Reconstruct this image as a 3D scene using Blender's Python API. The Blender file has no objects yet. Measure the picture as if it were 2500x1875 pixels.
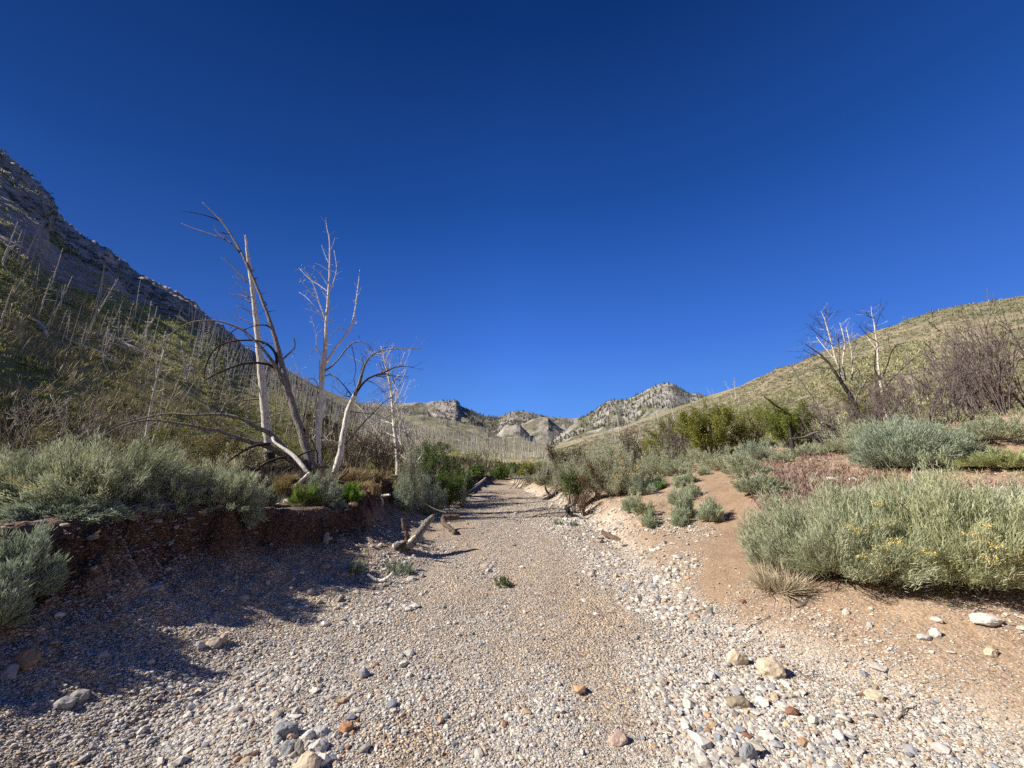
import bpy, math, random
import numpy as np
from mathutils import Vector, Matrix

# ------------------------------------------------------------------ camera, sky, sun, exposure
scene = bpy.context.scene
C = scene.collection
PITCH = math.radians(12.0); FPX = 939.0; EYE = 1.6
cam_d = bpy.data.cameras.new("camera"); cam = bpy.data.objects.new("camera", cam_d); C.objects.link(cam)
cam_d.sensor_width = 36.0; cam_d.lens = FPX / 2500 * 36.0
cam_d.clip_start = 0.05; cam_d.clip_end = 20000
cam.location = (0, 0, EYE); cam.rotation_euler = (math.pi / 2 + PITCH, 0, 0)
scene.camera = cam

SUN_EL = math.radians(36.5); SUN_AZ = math.radians(-97)      # azimuth from +Y, clockwise
world = bpy.data.worlds.new("World"); scene.world = world; world.use_nodes = True
wn = world.node_tree; wn.nodes.clear()
sky = wn.nodes.new("ShaderNodeTexSky"); sky.sky_type = 'NISHITA'; sky.sun_disc = False
sky.sun_elevation = SUN_EL; sky.sun_rotation = SUN_AZ
sky.altitude = 2200; sky.air_density = 1.0; sky.dust_density = 0.15; sky.ozone_density = 4.0
hs = wn.nodes.new("ShaderNodeHueSaturation"); hs.inputs['Saturation'].default_value = 1.32; hs.inputs['Hue'].default_value = .518
bg = wn.nodes.new("ShaderNodeBackground"); bg.inputs['Strength'].default_value = 0.10
wo = wn.nodes.new("ShaderNodeOutputWorld")
def _lin(c): return tuple((((v / 255) + .055) / 1.055) ** 2.4 if v > 10 else v / 255 / 12.92 for v in c)
tcw = wn.nodes.new("ShaderNodeTexCoord"); sep = wn.nodes.new("ShaderNodeSeparateXYZ"); wn.links.new(tcw.outputs['Generated'], sep.inputs[0])
rz = wn.nodes.new("ShaderNodeValToRGB"); cr = rz.color_ramp                      # clear high-altitude air: pale blue low down, navy overhead
SKYK = 5.5
for i_, (p_, c_) in enumerate([(0.0, (112, 170, 246)), (.14, (92, 152, 243)), (.297, (68, 122, 222)), (.404, (54, 106, 200)), (.527, (38, 88, 174)), (.60, (32, 78, 158)), (.824, (15, 50, 112)), (1.0, (11, 40, 96))]):
    e_ = cr.elements[i_] if i_ < 2 else cr.elements.new(p_)
    e_.position = p_; e_.color = (*_lin(c_), 1)
wn.links.new(sep.outputs[2], rz.inputs[0])
mr_ = wn.nodes.new("ShaderNodeMath"); mr_.operation = 'MULTIPLY_ADD'; mr_.inputs[1].default_value = .5; mr_.inputs[2].default_value = .5; wn.links.new(sep.outputs[0], mr_.inputs[0])
rx = wn.nodes.new("ShaderNodeValToRGB"); cx_ = rx.color_ramp                     # dims the sky gradient towards the left side
for i_, (p_, v_) in enumerate([(0.0, .6), (.15, .60), (.5, 1.0), (.87, .9)]):
    e_ = cx_.elements[i_] if i_ < 2 else cx_.elements.new(p_)
    e_.position = p_; e_.color = (v_, v_, v_, 1)
wn.links.new(mr_.outputs[0], rx.inputs[0])
mu = wn.nodes.new("ShaderNodeVectorMath"); mu.operation = 'MULTIPLY'; wn.links.new(rz.outputs[0], mu.inputs[0]); wn.links.new(rx.outputs[0], mu.inputs[1])
sc_ = wn.nodes.new("ShaderNodeVectorMath"); sc_.operation = 'SCALE'; sc_.inputs['Scale'].default_value = SKYK; wn.links.new(mu.outputs[0], sc_.inputs[0])
mxw = wn.nodes.new("ShaderNodeMix"); mxw.data_type = 'RGBA'; mxw.inputs[0].default_value = .96
wn.links.new(sky.outputs[0], hs.inputs['Color']); wn.links.new(hs.outputs[0], mxw.inputs[6]); wn.links.new(sc_.outputs[0], mxw.inputs[7])
wn.links.new(mxw.outputs[2], bg.inputs[0]); wn.links.new(bg.outputs[0], wo.inputs[0])

sd = bpy.data.lights.new("sun", 'SUN'); sd.energy = 4.6; sd.angle = math.radians(0.5); sd.color = (1.0, 0.945, 0.87)
so = bpy.data.objects.new("sun", sd); C.objects.link(so)
sdir = Vector((math.sin(SUN_AZ) * math.cos(SUN_EL), math.cos(SUN_AZ) * math.cos(SUN_EL), math.sin(SUN_EL)))
so.rotation_euler = sdir.to_track_quat('Z', 'Y').to_euler(); so.location = sdir * 50
vs = scene.view_settings
vs.view_transform = 'Standard'; vs.look = 'None'; vs.gamma = 1.0; vs.exposure = 0.88; vs.use_curve_mapping = False
scene.cycles.max_bounces = 5; scene.cycles.diffuse_bounces = 3; scene.cycles.transparent_max_bounces = 4
scene.cycles.use_denoising = False

# ------------------------------------------------------------------ numeric helpers
def _hash(ix, iy, s):
    n = (ix.astype(np.int64) * 374761393 + iy.astype(np.int64) * 668265263 + s * 974634777) & 0xffffffff
    n = ((n ^ (n >> 13)) * 1274126177) & 0xffffffff
    n = ((n ^ (n >> 15)) * 2246822519) & 0xffffffff
    return ((n ^ (n >> 16)) & 0xffffff) / float(0xffffff)
def vn(x, y, s=0):
    x = np.asarray(x, float); y = np.asarray(y, float)
    ix = np.floor(x); iy = np.floor(y); fx = x - ix; fy = y - iy
    fx = fx * fx * fx * (fx * (fx * 6 - 15) + 10); fy = fy * fy * fy * (fy * (fy * 6 - 15) + 10)
    a = _hash(ix, iy, s); b = _hash(ix + 1, iy, s); c = _hash(ix, iy + 1, s); d = _hash(ix + 1, iy + 1, s)
    return (a + (b - a) * fx) * (1 - fy) + (c + (d - c) * fx) * fy
def fbm(x, y, o=4, s=0, g=0.5):
    v = 0; a = 1; t = 0
    for i in range(o):
        v = v + a * (vn(x * 2 ** i + 17.3 * i, y * 2 ** i - 9.1 * i, s + i) * 2 - 1); t += a; a *= g
    return v / t
def ridged(x, y, o=5, s=0):
    v = 0; a = 1; t = 0
    for i in range(o):
        v = v + a * (1 - np.abs(vn(x * 2 ** i + 7.7 * i, y * 2 ** i + 3.1 * i, s + i) * 2 - 1)); t += a; a *= .55
    return v / t
def ss(a, b, x):
    t = np.clip((x - a) / (b - a), 0, 1); return t * t * (3 - 2 * t)
CP, SP = math.cos(PITCH), math.sin(PITCH)
def ray(px, py):                                   # direction of the photo point (2500 px wide frame)
    x = px - 1250.0; z = 937.5 - py
    return x, FPX * CP - z * SP, z * CP + FPX * SP
def azel(px, py):
    x, y, z = ray(px, py); return math.atan2(x, y), z / math.hypot(x, y)
def P(px, py, Y):
    x, y, z = ray(px, py); k = Y / y
    return Vector((x * k, Y, EYE + z * k))

# ------------------------------------------------------------------ terrain height
YL = [-20, 0, 3, 4.4, 5.2, 5.8, 6.9, 7.8, 9.4, 11, 13.8, 16, 20, 24, 30]
XL = [-4.1, -3.8, -3.8, -3.85, -3.45, -2.85, -2.85, -3.0, -3.2, -3.2, -2.9, -2.4, -1.9, -1.35, -1.2]
YR = [-20, 0, 2.7, 4.0, 4.6, 5.9, 8.5, 11.6, 14, 18.4, 24, 30]
XR = [3.4, 3.2, 2.7, 1.9, 1.7, 1.75, 1.8, 1.6, 1.2, 0.5, -0.2, -0.2]
def xl(x, y):
    return np.interp(y, YL, XL) + .17 * fbm(y * .9, y * 0 + 3, 3, 5) + .16 * fbm(y * 3.1, y * 0 + 5, 3, 6)
def xr(x, y):
    return np.interp(y, YR, XR) + .12 * fbm(y * .8, y * 0 + 9, 3, 8)
def near(x, y):
    L = xl(x, y); R = xr(x, y)
    zf = .03 * y + .035 * fbm(x * .7, y * .45, 3, 21) + .012 * fbm(x * 4, y * 4, 3, 22)
    hb = np.interp(y, [-5, 0, 4.4, 5.8, 7.5, 9.4, 12, 18, 24, 30], [1.03, 1.03, 1.03, .80, .78, .9, .95, .6, .35, .3])
    rag = .17 * fbm(x * 2.6, y * 2.6, 5, 31, .6)
    d = L - x + rag
    ta = np.interp(y, [0, 6, 9, 12, 16], [1.9, 1.7, 1.3, .9, .6])
    prof = .60 * np.clip((d + ta) / ta, 0, 1) ** 1.35 + .40 * ss(-.34, .16, d + .20 * fbm(x * 2.1, y * 2.1, 3, 36) + .07 * fbm(x * 7, y * 7, 3, 37))
    left = hb * prof + .045 * np.clip(d - .3, 0, 20) + .10 * fbm(x * .8, y * .8, 3, 33) * ss(.5, 2, d)
    left = left + .035 * ss(-1.4, -.2, d) * ss(.5, .1, d) * fbm(x * 9, y * 9, 3, 38)
    left = left + .22 * np.exp(-(((x + 5.0) / 2.2) ** 2 + ((y - 10) / 2.2) ** 2)) * ss(.6, 1.2, d)
    e = x - R
    step = np.interp(y, [3, 6.5, 8, 13, 17, 26], [0, .05, .28, .30, .14, .08])
    right = .25 * (np.sqrt(np.clip(e, -.3, 40) ** 2 + .04) - .2) * (e > -.0) + step * ss(0, .8, e) + .05 * fbm(x * 1.1, y * 1.1, 4, 41) * ss(0, 1.0, e)
    return zf + left + right
def _rail(rows):
    a = sorted(azel(px, py) for px, py in rows); return np.array([i[0] for i in a]), np.array([i[1] for i in a])
KX = [-300, 0, 200, 400, 600, 800, 1000, 1225, 1350, 1508, 1734, 1930, 2138, 2300, 2500, 2800]
R20 = [1090, 1098, 1108, 1120, 1130, 1142, 1156, 1180, 1174, 1150, 1118, 1095, 1068, 1052, 1034, 1012]
R40 = [900, 950, 985, 1048, 1085, 1112, 1134, 1157, 1156, 1136, 1095, 1055, 1010, 980, 950, 920]
R80 = [600, 680, 770, 920, 990, 1050, 1095, 1132, 1130, 1100, 1045, 985, 920, 880, 840, 800]
rail20 = _rail(zip(KX, R20)); rail40 = _rail(zip(KX, R40)); rail80 = _rail(zip(KX, R80))
RIDGE = [(-300, 230, 190), (0, 383, 184), (38, 416, 185), (75, 447, 186), (117, 479, 187), (131, 503, 188), (138, 533, 189), (151, 545, 189), (166, 561, 190), (211, 588, 190),
         (264, 614, 190), (294, 642, 190), (328, 669, 192), (362, 684, 193), (407, 710, 195), (444, 727, 196), (471, 746, 198), (512, 778, 203),
         (542, 797, 210), (565, 823, 218), (599, 855, 228), (697, 903, 270), (795, 953, 330), (883, 985, 380), (971, 1012, 400), (1092, 1024, 420),
         (1160, 1040, 420), (1239, 1070, 400), (1350, 1090, 380), (1413, 1072, 340), (1508, 1047, 300), (1567, 1022, 290), (1639, 997, 280),
         (1689, 982, 270), (1734, 967, 260), (1817, 936, 245), (1850, 921, 240), (1930, 891, 220), (2012, 856, 210), (2138, 804, 200), (2301, 761, 190),
         (2500, 718, 185), (2800, 650, 180)]
_rr = sorted((azel(a, b)[0], azel(a, b)[1], c + (45 if a < 480 else 45 * (650 - a) / 170 if a < 650 else 0)) for a, b, c in RIDGE)
_rr = [(a_, e_, min(193 / abs(math.sin(a_)), 420) if a_ < -.45 else (max(r_, 380) if a_ < -.2 else r_)) for a_, e_, r_ in _rr]
rgA = np.array([i[0] for i in _rr]); rgE = np.array([i[1] for i in _rr]); rgR = np.array([i[2] for i in _rr], float)
def rockmask(x, y):
    """bare rock on the upper part of the left hill"""
    az = np.arctan2(x, y); r = np.hypot(x, y); Rr = np.interp(az, rgA, rgR)
    r0 = np.clip(9.5 / np.maximum(np.abs(np.sin(az)), .2), 0, 40); f = (1 - r0 / r) / (1 - r0 / Rr)
    lo = np.interp(az, [-1.2, -.95, -.80, -.66, -.6, -.52], [.72, .76, .83, .89, .93, 1.4])
    m = ss(lo - .03, lo + .06, f + .10 * fbm(x * .045, y * .045, 4, 51))
    crag = ss(.83, .88, f + .05 * fbm(x * .05, y * .05, 3, 52)) * ss(-.90, -.97, az)
    return np.maximum(crag, m * (az < -.5)) * np.maximum(crag, 1) * np.where(crag > .5, 1, ss(.34, .52, vn(x * .05, y * .05, 77) * .45 + .35 * vn(x * .16, y * .16, 78) + .25 * m))
def T(x, y):
    x = np.asarray(x, float); y = np.asarray(y, float)
    az = np.arctan2(x, y); r = np.hypot(x, y) + 1e-6
    e20 = np.interp(az, *rail20); e40 = np.interp(az, *rail40); e80 = np.interp(az, *rail80); eR = np.interp(az, rgA, rgE); Rr = np.interp(az, rgA, rgR)
    lr = np.log(r)
    e = np.where(r < 40, e20 + (e40 - e20) * np.clip((lr - math.log(20)) / math.log(2), 0, 1),
        np.where(r < 80, e40 + (e80 - e40) * (lr - math.log(40)) / math.log(2),
                 e80 + (eR - e80) * np.clip((lr - math.log(80)) / (np.log(Rr) - math.log(80)), 0, 1)))
    z = EYE + r * e
    zr = EYE + Rr * eR
    wL = ss(-.28, -.55, az) * (az > -1.9); r0 = np.clip(9.5 / np.maximum(np.abs(np.sin(az)), .2), 0, 40); zs = 1.35 + .012 * np.minimum(r, 40) + (zr - 1.8) * np.clip((r - r0) / (Rr - r0), 0, 1) ** 1.02
    z = z * (1 - wL) + zs * wL
    z = np.where(r > Rr, np.maximum(zr - .45 * (r - Rr), zr * .2 - 5), z)
    gul = ridged(az * 9 + .5 * fbm(x * .02, y * .02, 2, 65), lr * 1.3, 3, 66) - .6
    side = ss(15, 50, r) * (1 - .5 * ss(.8, 1.0, r / Rr))
    z = z + side * (1 - .5 * wL) * (.008 * r * fbm(x * .05, y * .05, 4, 61) + .25 * fbm(x * .3, y * .3, 3, 62) + .016 * r * gul)
    rm = rockmask(x, y) * ss(25, 45, r)
    z = z + rm * (np.minimum(.042 * r, 6) * (ridged(x * .06, y * .06, 5, 71) - .62) * (1 + .8 * ss(.5, .9, vn(x * .03, y * .03, 72))) + .006 * r * fbm(x * .5, y * .5, 3, 73))
    c = np.exp(-(az / .16) ** 2)
    w = ss(12 + 12 * c, 18 + 16 * c, r)
    return near(x, y) * (1 - w) + z * w
_rs = np.exp(np.linspace(math.log(1.2), math.log(480), 2600))
def hit(px, py):
    x, y, z = ray(px, py); h = math.hypot(x, y); X = _rs * x / h; Y = _rs * y / h; Z = EYE + _rs * z / h
    b = np.nonzero(T(X, Y) >= Z)[0]
    i = b[0] if len(b) else len(_rs) - 1
    return Vector((X[i], Y[i], float(T(X[i], Y[i]))))
def gz(x, y): return float(T(x, y))
def project(x, y, z):                                  # world -> photo pixels, used to keep only what the view can show
    zz = z - EYE; dep = y * CP + zz * SP; up = zz * CP - y * SP
    return 1250 + FPX * x / np.maximum(dep, 1e-3), 937.5 - FPX * up / np.maximum(dep, 1e-3)

# ------------------------------------------------------------------ mesh helpers
def fast_mesh(name, V, F, col=None, smooth=False, mat=None):
    V = np.ascontiguousarray(V, dtype=np.float32); F = np.ascontiguousarray(F, dtype=np.int32)
    me = bpy.data.meshes.new(name); K = F.shape[1]
    me.vertices.add(len(V)); me.vertices.foreach_set("co", V.ravel())
    me.loops.add(F.size); me.loops.foreach_set("vertex_index", F.ravel())
    me.polygons.add(len(F)); me.polygons.foreach_set("loop_start", np.arange(0, F.size, K, dtype=np.int32))
    me.polygons.foreach_set("use_smooth", np.full(len(F), smooth))
    me.update(calc_edges=True)
    if col is not None:
        at = me.color_attributes.new("Col", 'FLOAT_COLOR', 'POINT')
        c = np.ones((len(V), 4), np.float32); c[:, :3] = col; at.data.foreach_set("color", c.ravel())
    if mat: me.materials.append(mat)
    return me
def link(name, me, parent=None, loc=None):
    o = bpy.data.objects.new(name, me); C.objects.link(o)
    if parent: o.parent = parent
    if loc is not None: o.location = loc
    return o
def tag(o, label=None, cat=None, group=None, kind=None):
    if label: o["label"] = label
    if cat: o["category"] = cat
    if group: o["group"] = group
    if kind: o["kind"] = kind
    return o
def empty(name, loc, label, cat, group=None):
    o = bpy.data.objects.new(name, None); C.objects.link(o); o.location = loc; o.empty_display_size = .2
    return tag(o, label, cat, group)
class Tubes:
    """collects tubes; build() links them as one mesh object (vertices relative to origin)"""
    def __init__(s): s.v = []; s.f = []; s.n = 0
    def tube(s, pts, rad, sides=6, cap=True, wob=0.0, rng=random):
        n = len(pts); prev = None; base = s.n
        for i, p in enumerate(pts):
            t = (pts[min(i + 1, n - 1)] - pts[max(i - 1, 0)])
            t = t.normalized() if t.length > 1e-9 else Vector((0, 0, 1))
            a = prev if prev is not None else (Vector((1, 0, 0)) if abs(t.x) < .8 else Vector((0, 1, 0)))
            a = (a - t * a.dot(t)); a = a.normalized() if a.length > 1e-6 else t.orthogonal().normalized()
            b = t.cross(a); prev = a
            for k in range(sides):
                th = 2 * math.pi * k / sides; r = rad[i] * (1 + (rng.uniform(-wob, wob) if wob else 0))
                s.v.append(p + a * (math.cos(th) * r) + b * (math.sin(th) * r))
        for i in range(n - 1):
            for k in range(sides):
                k2 = (k + 1) % sides
                s.f.append((base + i * sides + k, base + i * sides + k2, base + (i + 1) * sides + k2, base + (i + 1) * sides + k))
        if cap:
            s.f.append(tuple(base + k for k in range(sides))[::-1]); s.f.append(tuple(base + (n - 1) * sides + k for k in range(sides)))
        s.n += n * sides
    def mesh(s, name, mat, origin=Vector((0, 0, 0)), smooth=True):
        me = bpy.data.meshes.new(name); me.from_pydata([tuple(v - origin) for v in s.v], [], s.f)
        me.materials.append(mat)
        if smooth: me.polygons.foreach_set("use_smooth", [True] * len(me.polygons))
        me.update(); return me
def spline(pts, sub=4):
    """Catmull-Rom through (Vector, radius) pairs"""
    P_ = [p for p, _ in pts]; R_ = [r for _, r in pts]; op = []; orr = []
    n = len(P_)
    for i in range(n - 1):
        p0 = P_[max(i - 1, 0)]; p1 = P_[i]; p2 = P_[i + 1]; p3 = P_[min(i + 2, n - 1)]
        for k in range(sub):
            t = k / sub
            op.append(.5 * ((2 * p1) + (p2 - p0) * t + (2 * p0 - 5 * p1 + 4 * p2 - p3) * t * t + (-p0 + 3 * p1 - 3 * p2 + p3) * t ** 3))
            orr.append(R_[i] + (R_[i + 1] - R_[i]) * t)
    op.append(P_[-1]); orr.append(R_[-1]); return op, orr

# ------------------------------------------------------------------ materials
def mat(name):
    m = bpy.data.materials.new(name); m.use_nodes = True; nt = m.node_tree
    return m, nt, nt.nodes, nt.links, nt.nodes["Principled BSDF"]
def N(nt, t, **kw):
    n = nt.nodes.new(t)
    for k, v in kw.items():
        if k in n.inputs.keys(): n.inputs[k].default_value = v
        else: setattr(n, k, v)
    return n
def ramp(nt, stops, interp='LINEAR'):
    r = nt.nodes.new("ShaderNodeValToRGB"); r.color_ramp.interpolation = interp
    el = r.color_ramp.elements
    while len(el) > 1: el.remove(el[-1])
    el[0].position = stops[0][0]; el[0].color = (*stops[0][1], 1)
    for p, c in stops[1:]:
        e = el.new(p); e.color = (*c, 1)
    return r
def mixc(nt, a, b, fac, mode='MIX'):
    m = nt.nodes.new("ShaderNodeMix"); m.data_type = 'RGBA'; m.blend_type = mode
    for sock, v in ((m.inputs[0], fac), (m.inputs[6], a), (m.inputs[7], b)):
        if isinstance(v, bpy.types.NodeSocket): nt.links.new(v, sock)
        elif isinstance(v, tuple): sock.default_value = (*v, 1)
        else: sock.default_value = v
    return m.outputs[2]
def foliage_mat(name, trans=.25, rough=.7):
    m, nt, nodes, links, b = mat(name)
    a = N(nt, "ShaderNodeAttribute", attribute_name="Col")
    links.new(a.outputs['Color'], b.inputs['Base Color']); b.inputs['Roughness'].default_value = rough
    b.inputs['Specular IOR Level'].default_value = .25
    if trans:
        tr = nodes.new("ShaderNodeBsdfTranslucent"); links.new(a.outputs['Color'], tr.inputs[0])
        mx = nodes.new("ShaderNodeMixShader"); mx.inputs[0].default_value = trans
        links.new(b.outputs[0], mx.inputs[1]); links.new(tr.outputs[0], mx.inputs[2]); links.new(mx.outputs[0], nodes["Material Output"].inputs[0])
    return m
M_leaf = foliage_mat("sage_leaf"); M_leafg = foliage_mat("green_leaf", .3, .5); M_dry = foliage_mat("dry_stem", .1)
def bark_mat(name, base, fleck, dark, fs=1.0, amt=.5):
    m, nt, nodes, links, b = mat(name)
    tc = N(nt, "ShaderNodeTexCoord"); mp = N(nt, "ShaderNodeMapping"); mp.inputs['Scale'].default_value = (13 * fs, 13 * fs, 1.1 * fs)
    links.new(tc.outputs['Object'], mp.inputs[0])
    n1 = N(nt, "ShaderNodeTexNoise", Scale=3.0, Detail=7.0, Roughness=.65); links.new(mp.outputs[0], n1.inputs[0])
    n2 = N(nt, "ShaderNodeTexNoise", Scale=2.2, Detail=4.0); links.new(tc.outputs['Object'], n2.inputs[0])
    r1 = ramp(nt, [(.36, dark), (.47, fleck), (.56, base)]); links.new(n1.outputs[0], r1.inputs[0])
    r2 = ramp(nt, [(.35, (.75, .72, .68)), (.65, (1.08, 1.05, 1.02))]); links.new(n2.outputs[0], r2.inputs[0])
    c = mixc(nt, r1.outputs[0], r2.outputs[0], amt, 'MULTIPLY'); links.new(c, b.inputs['Base Color'])
    b.inputs['Roughness'].default_value = .85; b.inputs['Specular IOR Level'].default_value = .2
    bp = N(nt, "ShaderNodeBump", Strength=1.0, Distance=.03); links.new(n1.outputs[0], bp.inputs['Height']); links.new(bp.outputs[0], b.inputs['Normal'])
    return m
M_white = bark_mat("bleached_wood", (.82, .785, .71), (.74, .70, .62), (.36, .32, .27))
M_grey = bark_mat("grey_weathered_wood", (.33, .30, .27), (.22, .20, .18), (.07, .06, .055))
M_dark = bark_mat("charred_wood", (.07, .063, .06), (.035, .032, .03), (.012, .011, .01))
M_twig = bark_mat("bare_twig", (.27, .23, .20), (.20, .165, .145), (.09, .07, .06))
M_twigp = bark_mat("purple_twig", (.22, .18, .17), (.165, .13, .125), (.07, .055, .055))
M_twigl = bark_mat("pale_twig", (.40, .36, .31), (.31, .27, .235), (.13, .11, .09))
M_snag = bark_mat("snag_wood", (.72, .66, .57), (.60, .55, .47), (.26, .23, .19))
M_log = bark_mat("brown_log_bark", (.22, .16, .115), (.14, .10, .07), (.05, .035, .025), 2)
def ground_mat(name, pebble):
    m, nt, nodes, links, b = mat(name)
    a = N(nt, "ShaderNodeAttribute", attribute_name="Col")
    tc = N(nt, "ShaderNodeTexCoord")
    n0 = N(nt, "ShaderNodeTexNoise", Scale=14.0, Detail=6.0, Roughness=.65); links.new(tc.outputs['Object'], n0.inputs[0])
    warp = mixc(nt, tc.outputs['Object'], n0.outputs['Color'], .012)
    v = N(nt, "ShaderNodeTexVoronoi", Scale=46.0, Randomness=1.0); links.new(warp, v.inputs[0])
    v2 = N(nt, "ShaderNodeTexVoronoi", Scale=105.0); links.new(warp, v2.inputs[0])
    pal = ramp(nt, [(0, (.42, .36, .29)), (.18, (1.0, .93, .82)), (.36, (.72, .66, .58)), (.5, (1.25, 1.2, 1.12)), (.66, (.62, .63, .66)), (.8, (1.1, .85, .6)), (.93, (.9, .88, .86))], 'CONSTANT')
    sx = N(nt, "ShaderNodeSeparateColor"); links.new(v.outputs['Color'], sx.inputs[0]); links.new(sx.outputs[0], pal.inputs[0])
    pal2 = ramp(nt, [(0, (.55, .5, .44)), (.3, (1.1, 1.04, .95)), (.6, (.8, .76, .72)), (.8, (1.2, 1.1, .95))], 'CONSTANT')
    sx2 = N(nt, "ShaderNodeSeparateColor"); links.new(v2.outputs['Color'], sx2.inputs[0]); links.new(sx2.outputs[0], pal2.inputs[0])
    c = mixc(nt, a.outputs['Color'], pal.outputs[0], .8 * pebble, 'MULTIPLY')
    c = mixc(nt, c, pal2.outputs[0], .5 * pebble + .2, 'MULTIPLY')
    dk = ramp(nt, [(.35, (1, 1, 1)), (.75, (.45, .42, .4))]); links.new(v.outputs['Distance'], dk.inputs[0])
    c = mixc(nt, c, dk.outputs[0], .7 * pebble, 'MULTIPLY')
    n1 = N(nt, "ShaderNodeTexNoise", Scale=3.0, Detail=8.0, Roughness=.7); links.new(tc.outputs['Object'], n1.inputs[0])
    r1 = ramp(nt, [(.3, (.78, .76, .74)), (.7, (1.2, 1.2, 1.2))]); links.new(n1.outputs[0], r1.inputs[0])
    c = mixc(nt, c, r1.outputs[0], .8, 'MULTIPLY')
    links.new(c, b.inputs['Base Color']); b.inputs['Roughness'].default_value = .95; b.inputs['Specular IOR Level'].default_value = .1
    h = N(nt, "ShaderNodeMath", operation='ADD'); m1 = N(nt, "ShaderNodeMath", operation='MULTIPLY'); m1.inputs[1].default_value = -1.0 * pebble
    links.new(v.outputs['Distance'], m1.inputs[0]); links.new(m1.outputs[0], h.inputs[0])
    m2 = N(nt, "ShaderNodeMath", operation='MULTIPLY'); m2.inputs[1].default_value = .8; links.new(n0.outputs[0], m2.inputs[0]); links.new(m2.outputs[0], h.inputs[1])
    bp = N(nt, "ShaderNodeBump", Strength=.9, Distance=.02); links.new(h.outputs[0], bp.inputs['Height']); links.new(bp.outputs[0], b.inputs['Normal'])
    return m
M_wash = ground_mat("wash_gravel", 1.0); M_soil = ground_mat("stony_soil", .42); M_path = ground_mat("packed_earth", .3)
def hill_mat(name, sc, bump):
    m, nt, nodes, links, b = mat(name)
    a = N(nt, "ShaderNodeAttribute", attribute_name="Col"); tc = N(nt, "ShaderNodeTexCoord")
    n1 = N(nt, "ShaderNodeTexNoise", Scale=sc, Detail=10.0, Roughness=.75); links.new(tc.outputs['Object'], n1.inputs[0])
    r1 = ramp(nt, [(.32, (.45, .45, .45)), (.5, (.95, .95, .95)), (.68, (1.5, 1.48, 1.42))]); links.new(n1.outputs[0], r1.inputs[0])
    c = mixc(nt, a.outputs['Color'], r1.outputs[0], .9, 'MULTIPLY'); links.new(c, b.inputs['Base Color'])
    b.inputs['Roughness'].default_value = .95; b.inputs['Specular IOR Level'].default_value = .1
    bp = N(nt, "ShaderNodeBump", Strength=.8, Distance=bump); links.new(n1.outputs[0], bp.inputs['Height']); links.new(bp.outputs[0], b.inputs['Normal'])
    return m
M_hill = hill_mat("scrub_hillside", .9, .5); M_mtn = hill_mat("mountain_rock", .06, 5.0)
def stone_mat():
    m, nt, nodes, links, b = mat("river_stone")
    a = N(nt, "ShaderNodeAttribute", attribute_name="Col"); tc = N(nt, "ShaderNodeTexCoord")
    n1 = N(nt, "ShaderNodeTexNoise", Scale=22.0, Detail=8.0, Roughness=.7); links.new(tc.outputs['Object'], n1.inputs[0])
    r1 = ramp(nt, [(.3, (.66, .64, .62)), (.55, (1, 1, 1)), (.75, (1.25, 1.22, 1.15))]); links.new(n1.outputs[0], r1.inputs[0])
    w = N(nt, "ShaderNodeTexWave", Scale=9.0, Distortion=9.0, Detail=3.0); links.new(tc.outputs['Object'], w.inputs[0])
    r2 = ramp(nt, [(.0, (.82, .82, .84)), (.5, (1.05, 1.04, 1.02))]); links.new(w.outputs[0], r2.inputs[0])
    c = mixc(nt, a.outputs['Color'], r1.outputs[0], .85, 'MULTIPLY'); c = mixc(nt, c, r2.outputs[0], .6, 'MULTIPLY')
    links.new(c, b.inputs['Base Color']); b.inputs['Roughness'].default_value = .85; b.inputs['Specular IOR Level'].default_value = .25
    bp = N(nt, "ShaderNodeBump", Strength=.5, Distance=.01); links.new(n1.outputs[0], bp.inputs['Height']); links.new(bp.outputs[0], b.inputs['Normal'])
    return m
M_stone = stone_mat()

# ------------------------------------------------------------------ ground sheet and hills (one polar height field, cut into named sheets)
AZ = np.concatenate([np.linspace(-math.pi, -1.25, 60)[:-1], np.linspace(-1.25, 1.25, 1500), np.linspace(1.25, math.pi, 60)[1:]])
RR = np.concatenate([[0.02], np.linspace(.5, 1.9, 8), np.exp(np.linspace(math.log(2.0), math.log(30), 640)), np.exp(np.linspace(math.log(30), math.log(440), 560))[1:], [520, 700, 1500, 4000]])
nA, nR = len(AZ), len(RR)
ga, gr = np.meshgrid(AZ, RR, indexing='ij'); GX = gr * np.sin(ga); GY = gr * np.cos(ga); GZ = T(GX, GY)
TRAIL = [(4.4, 2.15), (5.0, 2.6), (5.7, 3.15), (6.6, 3.6), (7.55, 4.0), (9.0, 4.6), (10.9, 5.4), (13, 6.2), (16, 7.3)]
def trail_d(x, y):
    cx = np.interp(y, [a for a, _ in TRAIL], [b for _, b in TRAIL]); w = np.interp(y, [4.0, 5, 7.5, 11, 16], [.40, .42, .38, .36, .4])
    return np.abs(x - cx + .08 * fbm(x * 1.5, y * 1.5, 3, 12)) / w + 1.6 * ss(5.2, 3.6, y) + 3 * ss(14, 16, y) + .35 * fbm(x * 3, y * 3, 3, 13)
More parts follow.
